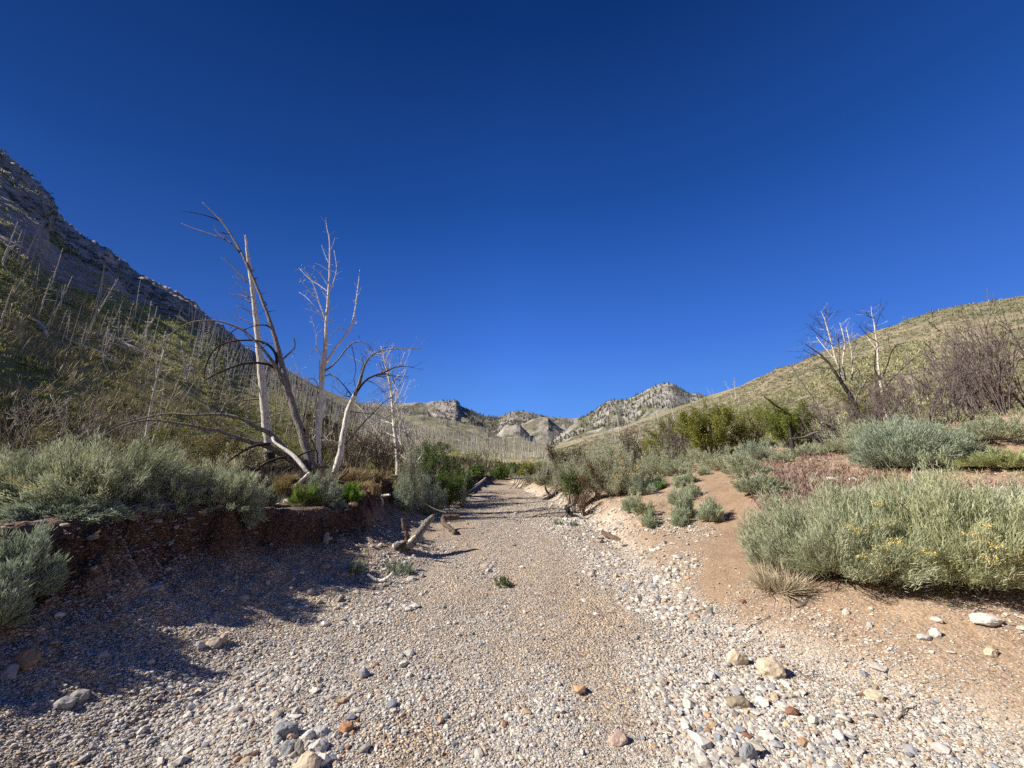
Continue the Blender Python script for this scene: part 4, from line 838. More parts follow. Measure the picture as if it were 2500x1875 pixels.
h5 = hit(700, 1190)
wood("plank", "pale split plank leaning against the foot of the dead trees", M_snag, [(714, 1196, 8, -1.0), (730, 1180, 11, -.8), (750, 1161, 9, -.6), (755, 1155, 5, -.5)], 9.0, "plank")
wood("broken_branch", "split brown branch pointing up right beside the leaning pale trunk", M_log, [(818, 1178, 8, 0), (832, 1166, 8, 0), (845, 1155, 5, 0), (852, 1146, 3, 0)], 9.0, "branch", [("limb", M_grey, [(828, 1165, 5, 0), (840, 1152, 4, 0), (848, 1138, 2, 0)], None)])
wood("broken_branch", "long dark thin branch lying on the litter left of the plank", M_dark, [(608, 1205, 4, -.6), (640, 1190, 6, -.5), (670, 1175, 7, -.2), (700, 1150, 7, .2), (713, 1143, 6, .3)], 8.4, "branch")
wood("exposed_root", "small white T shaped root poking out of the shaded bank", M_white, [(952, 1208, 5, -.1), (940, 1210, 7, 0), (928, 1212, 6, 0), (930, 1216, 5, .05), (934, 1224, 5, .1), (933, 1235, 3, .1)], 8.9, "root")
wood("exposed_root", "dark twisted root hanging over the lip of the left cut bank", M_dark, [(866, 1208, 5, 0), (875, 1216, 7, -.05), (882, 1230, 8, -.1), (890, 1243, 4, -.1)], 8.2, "root")
wood("exposed_root", "thin looping root on the shaded bank face below the dark twisted root", M_log, [(878, 1250, 1.5, 0), (884, 1266, 2, -.1), (898, 1273, 2, -.1), (915, 1269, 1.6, -.1), (919, 1264, 1.2, -.1)], 7.6, "root")
h6 = hit(1385, 1262)
r6 = wood("burnt_root", "charred root crown with thin branches trailing left onto the gravel", M_dark, [(1408, 1268, 4, -.2), (1396, 1256, 9, -.1), (1386, 1246, 13, 0), (1384, 1236, 9, .05)], h6.y, "root",
          [("branch", M_twig, [(1388, 1240, 4, 0), (1402, 1228, 4, .1), (1425, 1215, 3, .3), (1445, 1200, 1.6, .5)], None), ("branch", M_twig, [(1382, 1250, 4, 0), (1350, 1252, 3, .1), (1310, 1258, 2.4, .2), (1255, 1270, 1.4, .2)], None),
           ("branch", M_twig, [(1380, 1245, 3, 0), (1340, 1240, 3, .5), (1290, 1246, 2, .5), (1230, 1268, 1.2, .4)], None), ("branch", M_twig, [(1392, 1256, 4, 0), (1420, 1264, 3, .0), (1450, 1250, 2.4, .3), (1470, 1235, 1.2, .6)], None),
           ("branch", M_twig, [(1388, 1244, 4, 0), (1389, 1220, 3, 0), (1391, 1195, 2, 0), (1390, 1183, 1.4, 0)], None), ("branch", M_twig, [(1392, 1250, 3, 0), (1430, 1250, 2, .1), (1458, 1225, 1.6, .4), (1462, 1205, 1, .5)], None)])
h7 = hit(1345, 1218)
wood("fallen_log", "burnt log with upcurved dark branches at the right edge of the wash", M_dark, [(1304, 1230, 4, 0), (1325, 1222, 7, 0), (1345, 1212, 11, 0), (1365, 1200, 12, .1), (1385, 1196, 10, .3)], h7.y,
     parts=[("branch", M_dark, [(1340, 1206, 6, 0), (1334, 1197, 5, 0), (1331, 1188, 4, 0)], None), ("branch", M_grey, [(1350, 1208, 6, 0), (1362, 1180, 5, 0), (1372, 1160, 3, .1), (1382, 1145, 1.6, .1)], None), ("branch", M_grey, [(1360, 1200, 5, 0), (1356, 1175, 3.5, -.1), (1363, 1155, 2.4, 0), (1378, 1140, 1.4, 0)], None),
            ("branch", M_grey, [(1370, 1196, 7, 0), (1385, 1180, 5, .1), (1390, 1165, 3, .2)], None), ("branch", M_twig, [(1357, 1245, 2.5, -.3), (1358, 1225, 3, -.2), (1356, 1200, 2, -.1)], None)])
h8 = hit(1290, 1190)
wood("fallen_log", "grey fallen branch with many drooping twigs on the far right edge of the wash", M_grey, [(1345, 1155, 6, .5), (1310, 1160, 7, .2), (1288, 1166, 6, 0), (1262, 1168, 4, -.2), (1242, 1166, 2, -.3)], h8.y + 1.0,
     parts=[("branch", M_twig, [(1300 - i * 7, 1162, 3, .1), (1292 - i * 6, 1172 + i, 2.2, -.4), (1276 - i * 5, 1186 + (i * 5) % 12, 1.6, -.9), (1262 - i * 4, 1196 + (i * 7) % 14, 1, -1.3)], None) for i in range(7)])
h9 = hit(1120, 1200)
wood("fallen_log", "pale dead branch slanting down the far left bank to the wash", M_snag, [(1186, 1166, 3, 1.0), (1172, 1178, 5, .6), (1155, 1190, 6, .2), (1142, 1200, 5, 0)], 15.0)
for i, (a, b, c, d) in enumerate([(1092, 1252, 1030, 1225), (1098, 1245, 1088, 1222), (1070, 1240, 1040, 1215)]):
    wood("bare_stick", ["thin dark stick among shade beyond the forked log, lowest of three", "thin dark stick standing up in the shade beyond the forked log", "thin dark stick highest of three in the shade beyond the forked log"][i], M_twig, [(a, b, 3, 0), ((a + c) / 2, (b + d) / 2 + 4, 2.6, .1), (c, d, 1.4, .2)], 9.4 + i * .6, "stick")
for i, (a, b, c, d, lab) in enumerate([(1940, 1640, 2035, 1695, "bent thin dark twig lying on the gravel right of the tan boulders"), (1950, 1490, 2000, 1440, "straight dry twig on the soil at the left end of the big rabbitbrush"), (1810, 1545, 1880, 1505, "long thin dark twig on the soil slope above the tan boulders"),
                                       (1700, 1500, 1745, 1468, "thin dark twig crossing the lower end of the footpath"), (2190, 1755, 2240, 1725, "dark curved twig low on the gravel at the right"), (1600, 1800, 1670, 1806, "pale flat stick in the gravel near the bottom right of middle")]):
    p0, p1 = hit(a, b), hit(c, d); rn = random.Random(i); n = 6; pts = []
    for k in range(n + 1):
        q = p0.lerp(p1, k / n); q.x += rn.uniform(-.02, .02); q.y += rn.uniform(-.02, .02); q.z = gz(q.x, q.y) + .014; pts.append(q)
    tb = Tubes(); tb.tube(pts, [.0055 * (1 - .6 * k / n) for k in range(n + 1)], 5, True, .1, rn); g = (pts[2] + Vector((rn.uniform(-.1, .1), rn.uniform(-.12, .05), .01)))
    tb.tube([pts[2], (pts[2] + g) / 2 + Vector((0, 0, .01)), g], [.004, .003, .002], 4, False)
    tag(link("twig", tb.mesh("twig", M_white if i == 5 else M_twig, p0), None, p0), lab, "twig")

# ------------------------------------------------------------------ sagebrush and other shrubs, left bank
S = shrub
S(215, 1275, 420, 1080, None, "huge grey green sagebrush overhanging the left cut bank, sunlit top and dark underside", SAGE, 11, K=340, leaves=170, ll=.055, lw=.0065, shape=.7, depth=4.35, asym=(.12, -.1), flowers=2, droop=.75)
S(410, 1262, 190, 1150, None, "lower grey green sagebrush filling the right flank of the huge left sagebrush", SAGE, 12, K=130, leaves=130, depth=4.7, shape=.8, droop=.6)
S(20, 1250, 190, 1118, None, "sagebrush with pale yellow flower heads at the left edge of the picture", SAGE, 13, K=160, leaves=130, droop=.7, depth=3.9, flowers=9, fcol=(.62, .52, .22))
S(40, 1400, 170, 1300, None, "shaded blue green sagebrush below the flowering one at the left edge", SAGEB, 14, K=120, leaves=120, depth=3.0, flowers=4, fcol=(.55, .5, .12))
S(-10, 1500, 120, 1385, None, "dark shaded sagebrush tuft at the foot of the bank, lowest on the left edge", SAGEB, 15, K=70, leaves=110, depth=2.75)
S(120, 1345, 290, 1225, None, "shaded sagebrush spilling over the bank lip below the huge sagebrush", SAGEB, 165, K=200, leaves=140, depth=3.75, shape=.8, droop=.8)
S(540, 1275, 200, 1135, None, "feathery sagebrush at the edge of the left cut bank, right of the huge one", SAGE, 16, K=170, leaves=140, droop=.5, depth=5.1, shape=.75, arch=.4)
S(500, 1225, 90, 1112, None, "tall narrow sagebrush plume behind the feathery bank edge sagebrush", SAGE, 17, K=60, leaves=110, depth=6.2)
S(365, 1160, 120, 1095, None, "small light sagebrush half hidden behind the huge left sagebrush", SAGE, 18, K=60, leaves=90, depth=9.0)
S(375, 1200, 60, 1165, M_leafg, "small bright green herb between the two big left sagebrushes", LIME, 19, "green_herb", K=40, leaves=60, ll=.04, lw=.012, depth=5.8)
S(640, 1232, 78, 1185, None, "small sagebrush at the left end of the row under the dead trees", SAGEB, 20, droop=.4, K=50, leaves=100, depth=6.1)
S(742, 1238, 76, 1180, M_leafg, "yellow green rabbitbrush between two sagebrushes under the dead trees", [(.10, .16, .03), (.18, .26, .05), (.28, .34, .10)], 21, "rabbitbrush", K=60, leaves=100, ll=.045, lw=.006, depth=6.5)
S(795, 1232, 105, 1158, None, "bushy light sagebrush at the foot of the three dead trunks", SAGEB, 22, droop=.4, K=80, leaves=120, depth=6.8)
S(852, 1228, 60, 1172, M_leafg, "vivid green shrub right of the light sagebrush under the dead trunks", LIME, 23, "green_shrub", K=60, leaves=110, ll=.04, lw=.008, depth=7.2)
S(690, 1195, 70, 1160, None, "golden brown dry shrub behind the left end of the row under the dead trees", [(.20, .15, .06), (.30, .22, .08), (.24, .24, .08)], 24, "dry_shrub", K=50, leaves=70, depth=7.2)
S(912, 1202, 36, 1166, None, "orange tan dry flower tuft on the lip of the far left bank", DRYC, 25, "dry_tuft", K=36, leaves=70, ll=.035, depth=8.4)
S(972, 1172, 34, 1142, None, "small bright yellow flowering rabbitbrush beside the tall pale sagebrush", YEL, 26, "rabbitbrush", K=36, leaves=80, ll=.035, depth=10.4)
S(1000, 1195, 74, 1108, None, "tall pale flowering sagebrush standing on the far left bank", PALE, 27, K=80, leaves=120, depth=10.0, shape=.6)
S(1035, 1165, 46, 1132, None, "round blue grey sagebrush right of the tall pale one", SAGEB, 28, K=50, leaves=90, depth=11.0)
S(985, 1215, 50, 1150, None, "grey green sagebrush hanging down the bank below the tall pale one", SAGEB, 29, K=50, leaves=90, depth=9.6)
bare_shrub(1075, 1180, 52, 1066, "upright dark green leafy shrub standing like a small column beyond the pale sagebrush", 30, M_twig, 12.5, 10, 3, "leafy_shrub", lean=(.1, 0), leaves=7000, lcols=GREEN)
bare_shrub(1045, 1170, 46, 1082, "thin leafy green shrub left of the dark green column shrub", 31, M_twig, 13.5, 8, 3, "leafy_shrub", leaves=4500, lcols=GREEN)
bare_shrub(1095, 1200, 56, 1150, "low bright green bush at the foot of the dark green column shrub", 32, M_twig, 12.2, 10, 2, "leafy_shrub", leaves=7000, lcols=[(.06, .10, .02), (.12, .18, .03), (.18, .24, .05)])
bare_shrub(1135, 1205, 56, 1150, "dark leafy bush leaning over the wash at the far left bank", 33, M_twig, 15, 10, 2, "leafy_shrub", leaves=7000, lcols=GREEN)
bare_shrub(1175, 1178, 60, 1138, "dark rounded bush at the far end of the left bank", 34, M_twig, 21, 9, 2, "leafy_shrub", leaves=5000, lcols=GREEN)
bare_shrub(1228, 1170, 64, 1138, "bright leafy bush closing the far end of the wash", 35, M_twig, 25, 9, 2, "leafy_shrub", leaves=6000, lcols=[(.06, .10, .02), (.10, .16, .03), (.15, .2, .05)])
bare_shrub(1262, 1160, 50, 1138, "small dark leafy bush just right of the bush closing the wash", 36, M_twig, 28, 9, 2, "leafy_shrub", leaves=4500, lcols=GREEN)
bare_shrub(1290, 1172, 56, 1120, "olive bush on the right bank near the far end of the wash", 37, M_twig, 20, 9, 2, "leafy_shrub", leaves=3500, lcols=OLIVE)
S(1105, 1200, 46, 1150, None, "grey sagebrush on the far left bank beneath the leafy bushes", SAGE, 38, depth=13, K=40, leaves=70)
S(1130, 1215, 44, 1165, None, "pale sagebrush hanging to the wash before the dark leaning bush", PALE, 39, depth=12.4, K=40, leaves=70)
S(1068, 1218, 60, 1160, None, "dark sagebrush in the shade on the bank below the green column shrub", SAGEB, 40, depth=11.0, K=50, leaves=80)
S(1045, 1205, 40, 1168, None, "small grey sagebrush in shade left of the dark one below the column shrub", SAGEB, 140, depth=10.6, K=40, leaves=80)
S(1255, 1168, 30, 1148, None, "small grey sagebrush at the right foot of the bush closing the wash", SAGE, 41, depth=24, K=30, leaves=60)
S(870, 1400, 44, 1368, None, "small green grey weed on the shadow edge by the driftwood", SAGEB, 42, "weed", "weed", depth=None, K=26, leaves=40, ll=.05, arch=.8)
S(978, 1400, 72, 1374, None, "low spreading grey green weed on sunlit gravel beside the driftwood", SAGEB, 43, "weed", "weed", K=40, leaves=40, ll=.045, arch=.8)
S(1227, 1430, 40, 1406, None, "small green grass tuft alone in the middle of the wash", [(.12, .16, .06), (.22, .25, .12)], 44, "weed", "weed", K=22, leaves=30, ll=.04, arch=.6)
S(1365, 1280, 26, 1268, None, "small weed on the gravel left of a similar weed by the charred root", SAGEB, 45, "weed", "weed", K=16, leaves=30, arch=.7)
S(1400, 1284, 22, 1272, None, "small weed on the gravel nearest the charred root", SAGEB, 46, "weed", "weed", K=16, leaves=30, arch=.7)
# thickets on the left
BS = bare_shrub
BS(40, 1130, 240, 900, "bare dark fan of thin stems at the left edge behind the flowering sagebrush", 50, M_twigl, 7.2, 8, 3, group="bare shrubs behind the left bank")
BS(175, 1095, 170, 930, "bare brown shrub with a pale crooked stem behind the huge sagebrush", 51, M_twigl, 9.5, 7, 3, group="bare shrubs behind the left bank")
BS(285, 1100, 180, 960, "tangled bare shrub behind the crown of the huge sagebrush", 52, M_twigl, 9.5, 7, 3, group="bare shrubs behind the left bank")
BS(430, 1130, 190, 1000, "bare brown shrub behind the narrow sagebrush plume", 53, M_twigl, 9.8, 7, 3, group="bare shrubs behind the left bank", leaves=2600, lcols=OLIVE)
BS(500, 1165, 200, 1030, "brown and olive leafy shrub behind the feathery sagebrush", 54, M_twigl, 10, 7, 3, group="bare shrubs behind the left bank", leaves=5000, lcols=[(.16, .12, .04), (.22, .17, .05), (.17, .19, .05)])
BS(600, 1190, 180, 1075, "dark tangle of dead twigs at the left foot of the dead trees", 55, M_twigl, 9.6, 9, 3, group="bare shrubs behind the left bank", leaves=900, lcols=[(.10, .12, .03), (.17, .19, .05)])
BS(860, 1160, 200, 1040, "dense reddish brown twiggy shrub behind the leaning pale trunk", 56, M_twigp, 11.5, 20, 3, group="bare shrubs behind the left bank", leaves=3000, lcols=[(.17, .115, .075), (.23, .16, .10), (.20, .18, .08)])
BS(935, 1165, 150, 1062, "brown twiggy shrub at the foot of the slender white trunk", 57, M_twigp, 12, 20, 3, group="bare shrubs behind the left bank", leaves=2500, lcols=[(.17, .115, .075), (.23, .16, .10), (.20, .18, .08)])
BS(780, 1160, 160, 1075, "olive brown shrub behind the white forked trunk", 58, M_twig, 12.5, 14, 3, group="bare shrubs behind the left bank", leaves=3500, lcols=OLIVE)
BS(690, 1165, 160, 1060, "brown shrub between the pale speckled trunk and the leaning dark tree", 59, M_twig, 13, 14, 3, group="bare shrubs behind the left bank", leaves=3000, lcols=OLIVE)
BS(1000, 1135, 130, 1030, "pale grey bare shrub behind the tall pale flowering sagebrush", 60, M_snag, 17, 14, 3, group="bare shrubs behind the left bank", upk=.3)
BS(1180, 1150, 120, 1090, "brown bare shrub beyond the column shrub above the wash end", 61, M_twig, 24, 14, 2, group="bare shrubs behind the left bank")
BS(110, 1130, 150, 1030, "brown leafy tangle behind the lit left shoulder of the huge sagebrush", 62, M_twigl, 9, 7, 3, group="bare shrubs behind the left bank", leaves=900, lcols=OLIVE)
for i, (px, py, w, pt, Y) in enumerate([(850, 1190, 60, 1150, 9.4), (885, 1180, 60, 1140, 9.8), (930, 1180, 50, 1150, 10), (820, 1175, 50, 1140, 10.4), (880, 1215, 50, 1190, 8.6), (700, 1215, 40, 1175, 8.3)]):
    S(px, py, w, pt, M_dry, "dry golden grass clump " + ["behind the vivid green shrub", "under the reddish brown shrub", "left of the yellow rabbitbrush", "just right of the leaning pale trunk", "hanging over the bank lip", "left of the plank"][i], DRYC, 70 + i, "dry_grass", "grass clump", "dry grass clumps near the dead trees", K=60, leaves=30, ll=.14, lw=.006, depth=Y, stems=False, tmin=.1)

# ------------------------------------------------------------------ right bank shrubs
RB2 = [(.25, .28, .175), (.34, .37, .225), (.43, .455, .30), (.50, .52, .36)]
S(2070, 1425, 400, 1205, None, "large yellow green rabbitbrush with tan flower heads, left half of the big right foreground mass", RB2, 101, "rabbitbrush", K=560, leaves=170, ll=.055, lw=.0046, depth=4.35, shape=.75, lat=.055, spread=.36, flowers=16, fcol=(.66, .50, .16), stemcol=(.34, .28, .18), arch=.45)
S(2310, 1420, 400, 1178, None, "tall yellow green rabbitbrush, right half of the big right foreground mass", [(.25, .28, .15), (.34, .37, .20), (.44, .455, .27), (.50, .51, .33)], 170, "rabbitbrush", K=560, leaves=170, ll=.055, lw=.0046, depth=3.85, shape=.75, lat=.055, spread=.36, flowers=12, fcol=(.66, .50, .16), stemcol=(.34, .28, .18), arch=.45)
S(2200, 1350, 260, 1172, None, "grey green sagebrush crown filling the gap behind the two large rabbitbrushes", SAGE, 171, K=240, leaves=140, ll=.05, lw=.0055, depth=4.7, shape=.75)
S(2440, 1415, 330, 1185, None, "grey green sagebrush merging into the right end of the large rabbitbrush", SAGE, 102, K=240, leaves=140, ll=.055, lw=.0055, depth=3.9, shape=.8)
S(1905, 1395, 150, 1255, None, "pale fine leaved shrub sprawling at the left end of the large rabbitbrushes", PALE, 103, "rabbitbrush", K=130, leaves=110, ll=.08, lw=.005, depth=4.7, stemcol=(.42, .36, .26), arch=.6)
S(1900, 1436, 90, 1416, M_dry, "straw coloured dry stems fanning from the left foot of the large rabbitbrush", [(.38, .31, .21), (.47, .40, .28)], 104, "dry_grass", "grass clump", K=70, leaves=12, ll=.22, lw=.005, depth=4.3, arch=1.0, stemcol=(.45, .38, .27), shape=1.6)
S(2420, 1440, 190, 1375, M_dry, "grey and straw dry stems under the sagebrush at the right edge", [(.30, .25, .18), (.40, .34, .22)], 105, "dry_grass", "grass clump", K=70, leaves=12, ll=.2, lw=.005, depth=4.25, arch=1.0, stemcol=(.38, .32, .22), shape=1.6)
S(2225, 1178, 230, 1018, None, "large round blue green sagebrush standing behind the large rabbitbrush", SAGEB, 106, K=300, leaves=160, ll=.06, lw=.007, depth=6.9, shape=.7, lat=.08)
S(2100, 1095, 110, 1018, None, "light grey green sagebrush at the left shoulder of the large round one", SAGE, 107, K=90, leaves=110, depth=8.2)
S(2440, 1115, 220, 1018, None, "light sagebrush at the far right edge behind the yellow green shrub", SAGE, 108, K=160, leaves=140, depth=7.0)
S(2460, 1185, 190, 1105, None, "yellow green rabbitbrush at the far right edge above the foreground bush", RABBIT, 109, "rabbitbrush", K=150, leaves=140, ll=.07, lw=.006, depth=5.9, flowers=3)
S(2350, 1150, 120, 1060, M_leaf, "open brown green sagebrush with bare lower twigs between the two right sagebrushes", [(.16, .15, .09), (.24, .25, .16), (.30, .33, .22)], 110, K=70, leaves=80, depth=6.8)
S(1990, 1120, 120, 1075, None, "low light sagebrush above the reddish ground cover", SAGE, 111, K=70, leaves=90, depth=9.0)
S(1860, 1218, 110, 1150, None, "light green sagebrush right beside the footpath where it bends", SAGE, 112, K=100, leaves=120, depth=7.4)
S(1825, 1180, 110, 1110, None, "sagebrush behind the one where the footpath bends", SAGE, 113, K=90, leaves=110, depth=8.8)
S(1770, 1150, 110, 1098, None, "sagebrush on the right side of the footpath, further up", SAGE, 114, K=80, leaves=100, depth=10.5)
S(1705, 1138, 110, 1095, None, "sagebrush where the footpath disappears", SAGE, 115, K=80, leaves=90, depth=12)
S(1850, 1130, 110, 1070, None, "blue grey sagebrush below the right green bush", SAGEB, 116, K=80, leaves=90, depth=10.3)
S(1920, 1160, 90, 1108, None, "greenish sagebrush at the upper left of the reddish ground cover", SAGE, 117, K=70, leaves=90, depth=9.2)
S(1510, 1225, 150, 1080, None, "big rounded sagebrush with yellow seed heads on the right bank of the wash", PALE, 118, K=200, leaves=150, depth=10.6, shape=.7, flowers=6, fcol=(.55, .38, .14))
S(1485, 1130, 110, 1060, None, "sagebrush crown rising behind the big rounded one on the right bank", SAGE, 119, K=100, leaves=110, depth=12.2)
S(1570, 1215, 90, 1150, None, "blue green sagebrush at the right foot of the big rounded one", SAGEB, 120, K=80, leaves=100, depth=10.0)
S(1610, 1155, 130, 1092, None, "wide light green sagebrush above the shadowed hollow on the right bank", SAGE, 121, K=100, leaves=110, depth=12.0)
S(1655, 1160, 90, 1115, None, "light green sagebrush left of the top of the footpath", SAGE, 122, K=70, leaves=90, depth=11.4)
S(1600, 1195, 70, 1155, None, "low green sagebrush left of the upper footpath", [(.22, .27, .13), (.30, .36, .18)], 123, K=60, leaves=90, depth=10.2)
S(1385, 1170, 110, 1098, None, "pale cream green sagebrush behind the narrow green shrub on the right bank", PALE, 124, K=100, leaves=120, depth=13.5)
S(1330, 1170, 90, 1112, None, "pale sagebrush on the right bank beyond the fallen grey branch", PALE, 125, K=80, leaves=100, depth=17)
S(1440, 1160, 90, 1092, None, "pale sagebrush between the narrow green shrub and the big rounded one", PALE, 126, K=80, leaves=100, depth=12.6)
BS(1400, 1215, 52, 1120, "narrow upright green leafy shrub on the right bank edge", 127, M_twig, 10.9, 12, 3, "leafy_shrub", leaves=6500, lcols=[(.06, .11, .015), (.11, .17, .03), (.17, .23, .05)])
BS(1460, 1225, 60, 1110, "rusty brown bare shrub right of the narrow green shrub", 128, M_twig, 10.7, 16, 3, "bare_shrub", leaves=3200, lcols=[(.16, .08, .04), (.22, .11, .05), (.14, .12, .04)])
BS(1425, 1235, 60, 1190, "low rusty tangle at the foot of the rusty brown shrub", 129, M_twig, 10.3, 14, 3, "bare_shrub", leaves=600, lcols=[(.20, .10, .05), (.26, .13, .06)])
for i, (px, py, w, pt, lab) in enumerate([(1545, 1250, 50, 1205, "round sagebrush clump lowest left of the small ones beside the footpath"), (1735, 1272, 56, 1210, "sagebrush clump at the left edge of the footpath, nearest of the small ones"), (1675, 1262, 46, 1200, "sagebrush clump left of the one nearest the footpath"),
                                          (1652, 1232, 40, 1190, "small sagebrush in the middle of the small clumps"), (1690, 1215, 40, 1175, "small sagebrush left of the footpath above the middle clump"), (1660, 1190, 34, 1160, "small sagebrush high in the row left of the footpath"), (1685, 1180, 34, 1150, "topmost small sagebrush left of the footpath"),
                                          (1585, 1285, 44, 1250, "sparse pale sagebrush on the stony slope above the brown log"), (1660, 1285, 44, 1240, "sparse sagebrush directly below two small clumps left of the footpath"), (1720, 1160, 30, 1140, "tiny sagebrush at the very top of the footpath")]):
    S(px, py, w, pt, None, lab, [(.28, .33, .20), (.38, .42, .27), (.48, .51, .35)] if i != 7 else PALE, 300 + i % 3, "sagebrush", "shrub", "small sagebrush clumps beside the footpath", K=70, leaves=70, ll=.06, lw=.0055, lat=.11, spread=.3, share="small%d" % (i % 3))
S(1610, 1196, 22, 1176, M_leafg, "small bright green tuft left of the footpath", LIME, 132, "green_herb", K=20, leaves=30, ll=.06, lw=.01)
S(1575, 1262, 60, 1215, None, "yellowish sparse sagebrush right of the round clump", [(.26, .27, .13), (.36, .36, .2)], 133, K=30, leaves=60)
# leafy bushes and bare thicket on the right
BS(1735, 1120, 200, 985, "large dark green and yellow leafy bush, left of the two on the right bank", 134, M_twig, 12.5, 26, 3, "leafy_shrub", leaves=40000, lcols=OLIVE, r=.016)
BS(1640, 1075, 110, 1000, "sparse olive leafy bush with grey stems left of the large dark green one", 135, M_twig, 15, 18, 3, "leafy_shrub", leaves=4500, lcols=OLIVE)
BS(1660, 1110, 120, 1030, "grey purple bare shrub below the sparse olive bush", 136, M_twigp, 13.5, 22, 3, "bare_shrub")
BS(1590, 1100, 70, 1060, "small olive bush at the left end of the right thicket", 137, M_twig, 15, 10, 2, "leafy_shrub", leaves=3000, lcols=OLIVE)
BS(1935, 1110, 160, 985, "large green leafy bush around the burnt stump", 138, M_twig, 10.6, 24, 3, "leafy_shrub", leaves=30000, lcols=[(.09, .12, .02), (.16, .20, .03), (.24, .27, .05)], r=.015)
BS(1830, 1090, 150, 985, "olive and grey twiggy bush between the two large green bushes", 139, M_twig, 13.0, 20, 3, "leafy_shrub", leaves=7000, lcols=OLIVE)
BS(2100, 1000, 70, 910, "small green bush at the foot of the burnt fan shaped tree", 141, M_twig, 12.3, 12, 3, "leafy_shrub", leaves=6000, lcols=OLIVE)
BS(1540, 1080, 110, 1035, "brown low shrub line above the pale sagebrush on the right", 142, M_twigp, 19, 16, 2, "bare_shrub", leaves=1500, lcols=BRN)
BS(1380, 1115, 140, 1085, "long dark brown low shrub behind the pale sagebrush by the wash", 143, M_twig, 21, 18, 2, "bare_shrub", leaves=5000, lcols=[(.07, .05, .02), (.10, .07, .03)])
TH = [(2020, 1060, 150, 950), (2120, 1060, 160, 930), (2190, 1070, 170, 900), (2260, 1075, 180, 880), (2330, 1075, 190, 820), (2400, 1075, 200, 765), (2470, 1080, 200, 740), (2550, 1080, 200, 740), (2360, 1030, 170, 810), (2180, 1030, 150, 920), (2440, 1040, 160, 860), (2070, 1080, 120, 985)]
THL = ["at the left end of the thicket, lowest one", "right of the burnt fan shaped tree's foot", "below the forked white dead tree", "leaning left in front of the right hillside", "with a thick pale stem leaning right", "tall, before the right hillside", "tallest, at the right edge", "cut by the right edge of the picture",
       "second row, behind the leaning ones", "second row, behind the forked tree", "second row, near the right edge", "small, just above the light sagebrush"]
for i, (px, py, w, pt) in enumerate(TH):
    BS(px, py, w, pt, "purple brown bare shrub " + THL[i], 150 + i % 5, M_twigp, 8.8 + .5 * (i % 3) + (1.5 if i in (8, 9, 10) else 0), 13, 3, group="bare purple shrubs on the right bank", share="th%d" % (i % 5), mirror=bool(i % 2), lean=((.0, -.25, .2, -.1, .3)[i % 5], 0), r=.013, upk=.12, kids=(2, 4))
BS(2470, 1050, 140, 900, "orange tinged leafy shrub at the right edge in the thicket", 160, M_twig, 9.4, 12, 3, "leafy_shrub", leaves=1500, lcols=[(.20, .09, .03), (.26, .12, .05)])

# ------------------------------------------------------------------ ground cover that nobody could count
def tufts(name, label, x, y, size, cols, blades, m, aspect=.35, wid=.16, lean=.5, seed=1, lay=None):
    g = np.random.default_rng(seed); n = len(x); z = T(x, y); kk = np.repeat(np.arange(n), blades); N_ = len(kk); s_ = size[kk][:, None]
    base = np.stack([x, y, z], -1)[kk] + g.normal(0, .42, (N_, 3)) * s_ * [1, 1, 0]
    d = g.normal(0, lean, (N_, 3)) + [0, 0, 1]; d /= np.linalg.norm(d, axis=1, keepdims=True)
    w = np.cross(d, g.normal(0, 1, (N_, 3))); w /= np.linalg.norm(w, axis=1, keepdims=True); L = s_ * g.uniform(.45, 1.0, (N_, 1)) * (aspect * 2)
    v = np.stack([base - w * s_ * wid * .6, base + w * s_ * wid * .6, base + d * L * .6 + w * s_ * wid, base + d * L, base + d * L * .6 - w * s_ * wid], 1)
    i = np.arange(N_) * 5; F_ = np.concatenate([np.stack([i, i + 1, i + 2], -1), np.stack([i, i + 2, i + 4], -1), np.stack([i + 4, i + 2, i + 3], -1)])
    cols = np.array(cols); ci = lay if lay is not None else g.random(n); a = np.clip(ci[kk] + g.normal(0, .1, N_), 0, .999) * (len(cols) - 1); i0 = a.astype(int); fr = (a - i0)[:, None]
    c = (cols[i0] * (1 - fr) + cols[i0 + 1] * fr) * g.uniform(.75, 1.25, (N_, 1))
    return tag(link(name, fast_mesh(name, v.reshape(-1, 3), F_, np.repeat(c, 5, 0), False, m)), label, None, None, "stuff")
# left hill scrub
def polar(n, r0, r1, a0, a1, p=1.0):
    az = rg.uniform(a0, a1, n); r = np.exp(math.log(r0) + (math.log(r1) - math.log(r0)) * rg.random(n) ** p); return r * np.sin(az), r * np.cos(az), r
x, y, r = polar(21000, 13, 125, -1.12, .0)
n_ = vn(x * .12, y * .12, 501) * .6 + vn(x * .5, y * .5, 502) * .4
k = (rg.random(len(x)) < .25 + 1.3 * ss(.38, .6, n_)) & (xl(x, y) - x > 1.5) & (rg.random(len(x)) > rockmask(x, y) * .9); x, y, r, n_ = x[k], y[k], r[k], n_[k]
tufts("hillside_scrub", "low green scrub covering the lower slope of the left hill", x, y, (.10 + .0065 * r) * rg.uniform(.4, 1.2, len(x)), [(.18, .21, .075), (.28, .31, .105), (.40, .39, .15), (.48, .43, .20)], 34, M_leaf, .30, .06, .8, 61, np.clip(.15 + 1.1 * vn(x * .15, y * .15, 505) * vn(x * .9, y * .9, 506) + .2 * rg.random(len(x)), 0, 1))
x, y, r = polar(6000, 90, 220, -1.12, -.25)
k = rg.random(len(x)) < .75; x, y, r = x[k], y[k], r[k]
tufts("mountain_scrub", "dark dwarf scrub dotted over the upper left mountainside", x, y, (.25 + .004 * r) * rg.uniform(.5, 1.4, len(x)), [(.07, .08, .04), (.11, .11, .055), (.17, .155, .09)], 12, M_leaf, .35, .14, .8, 62)
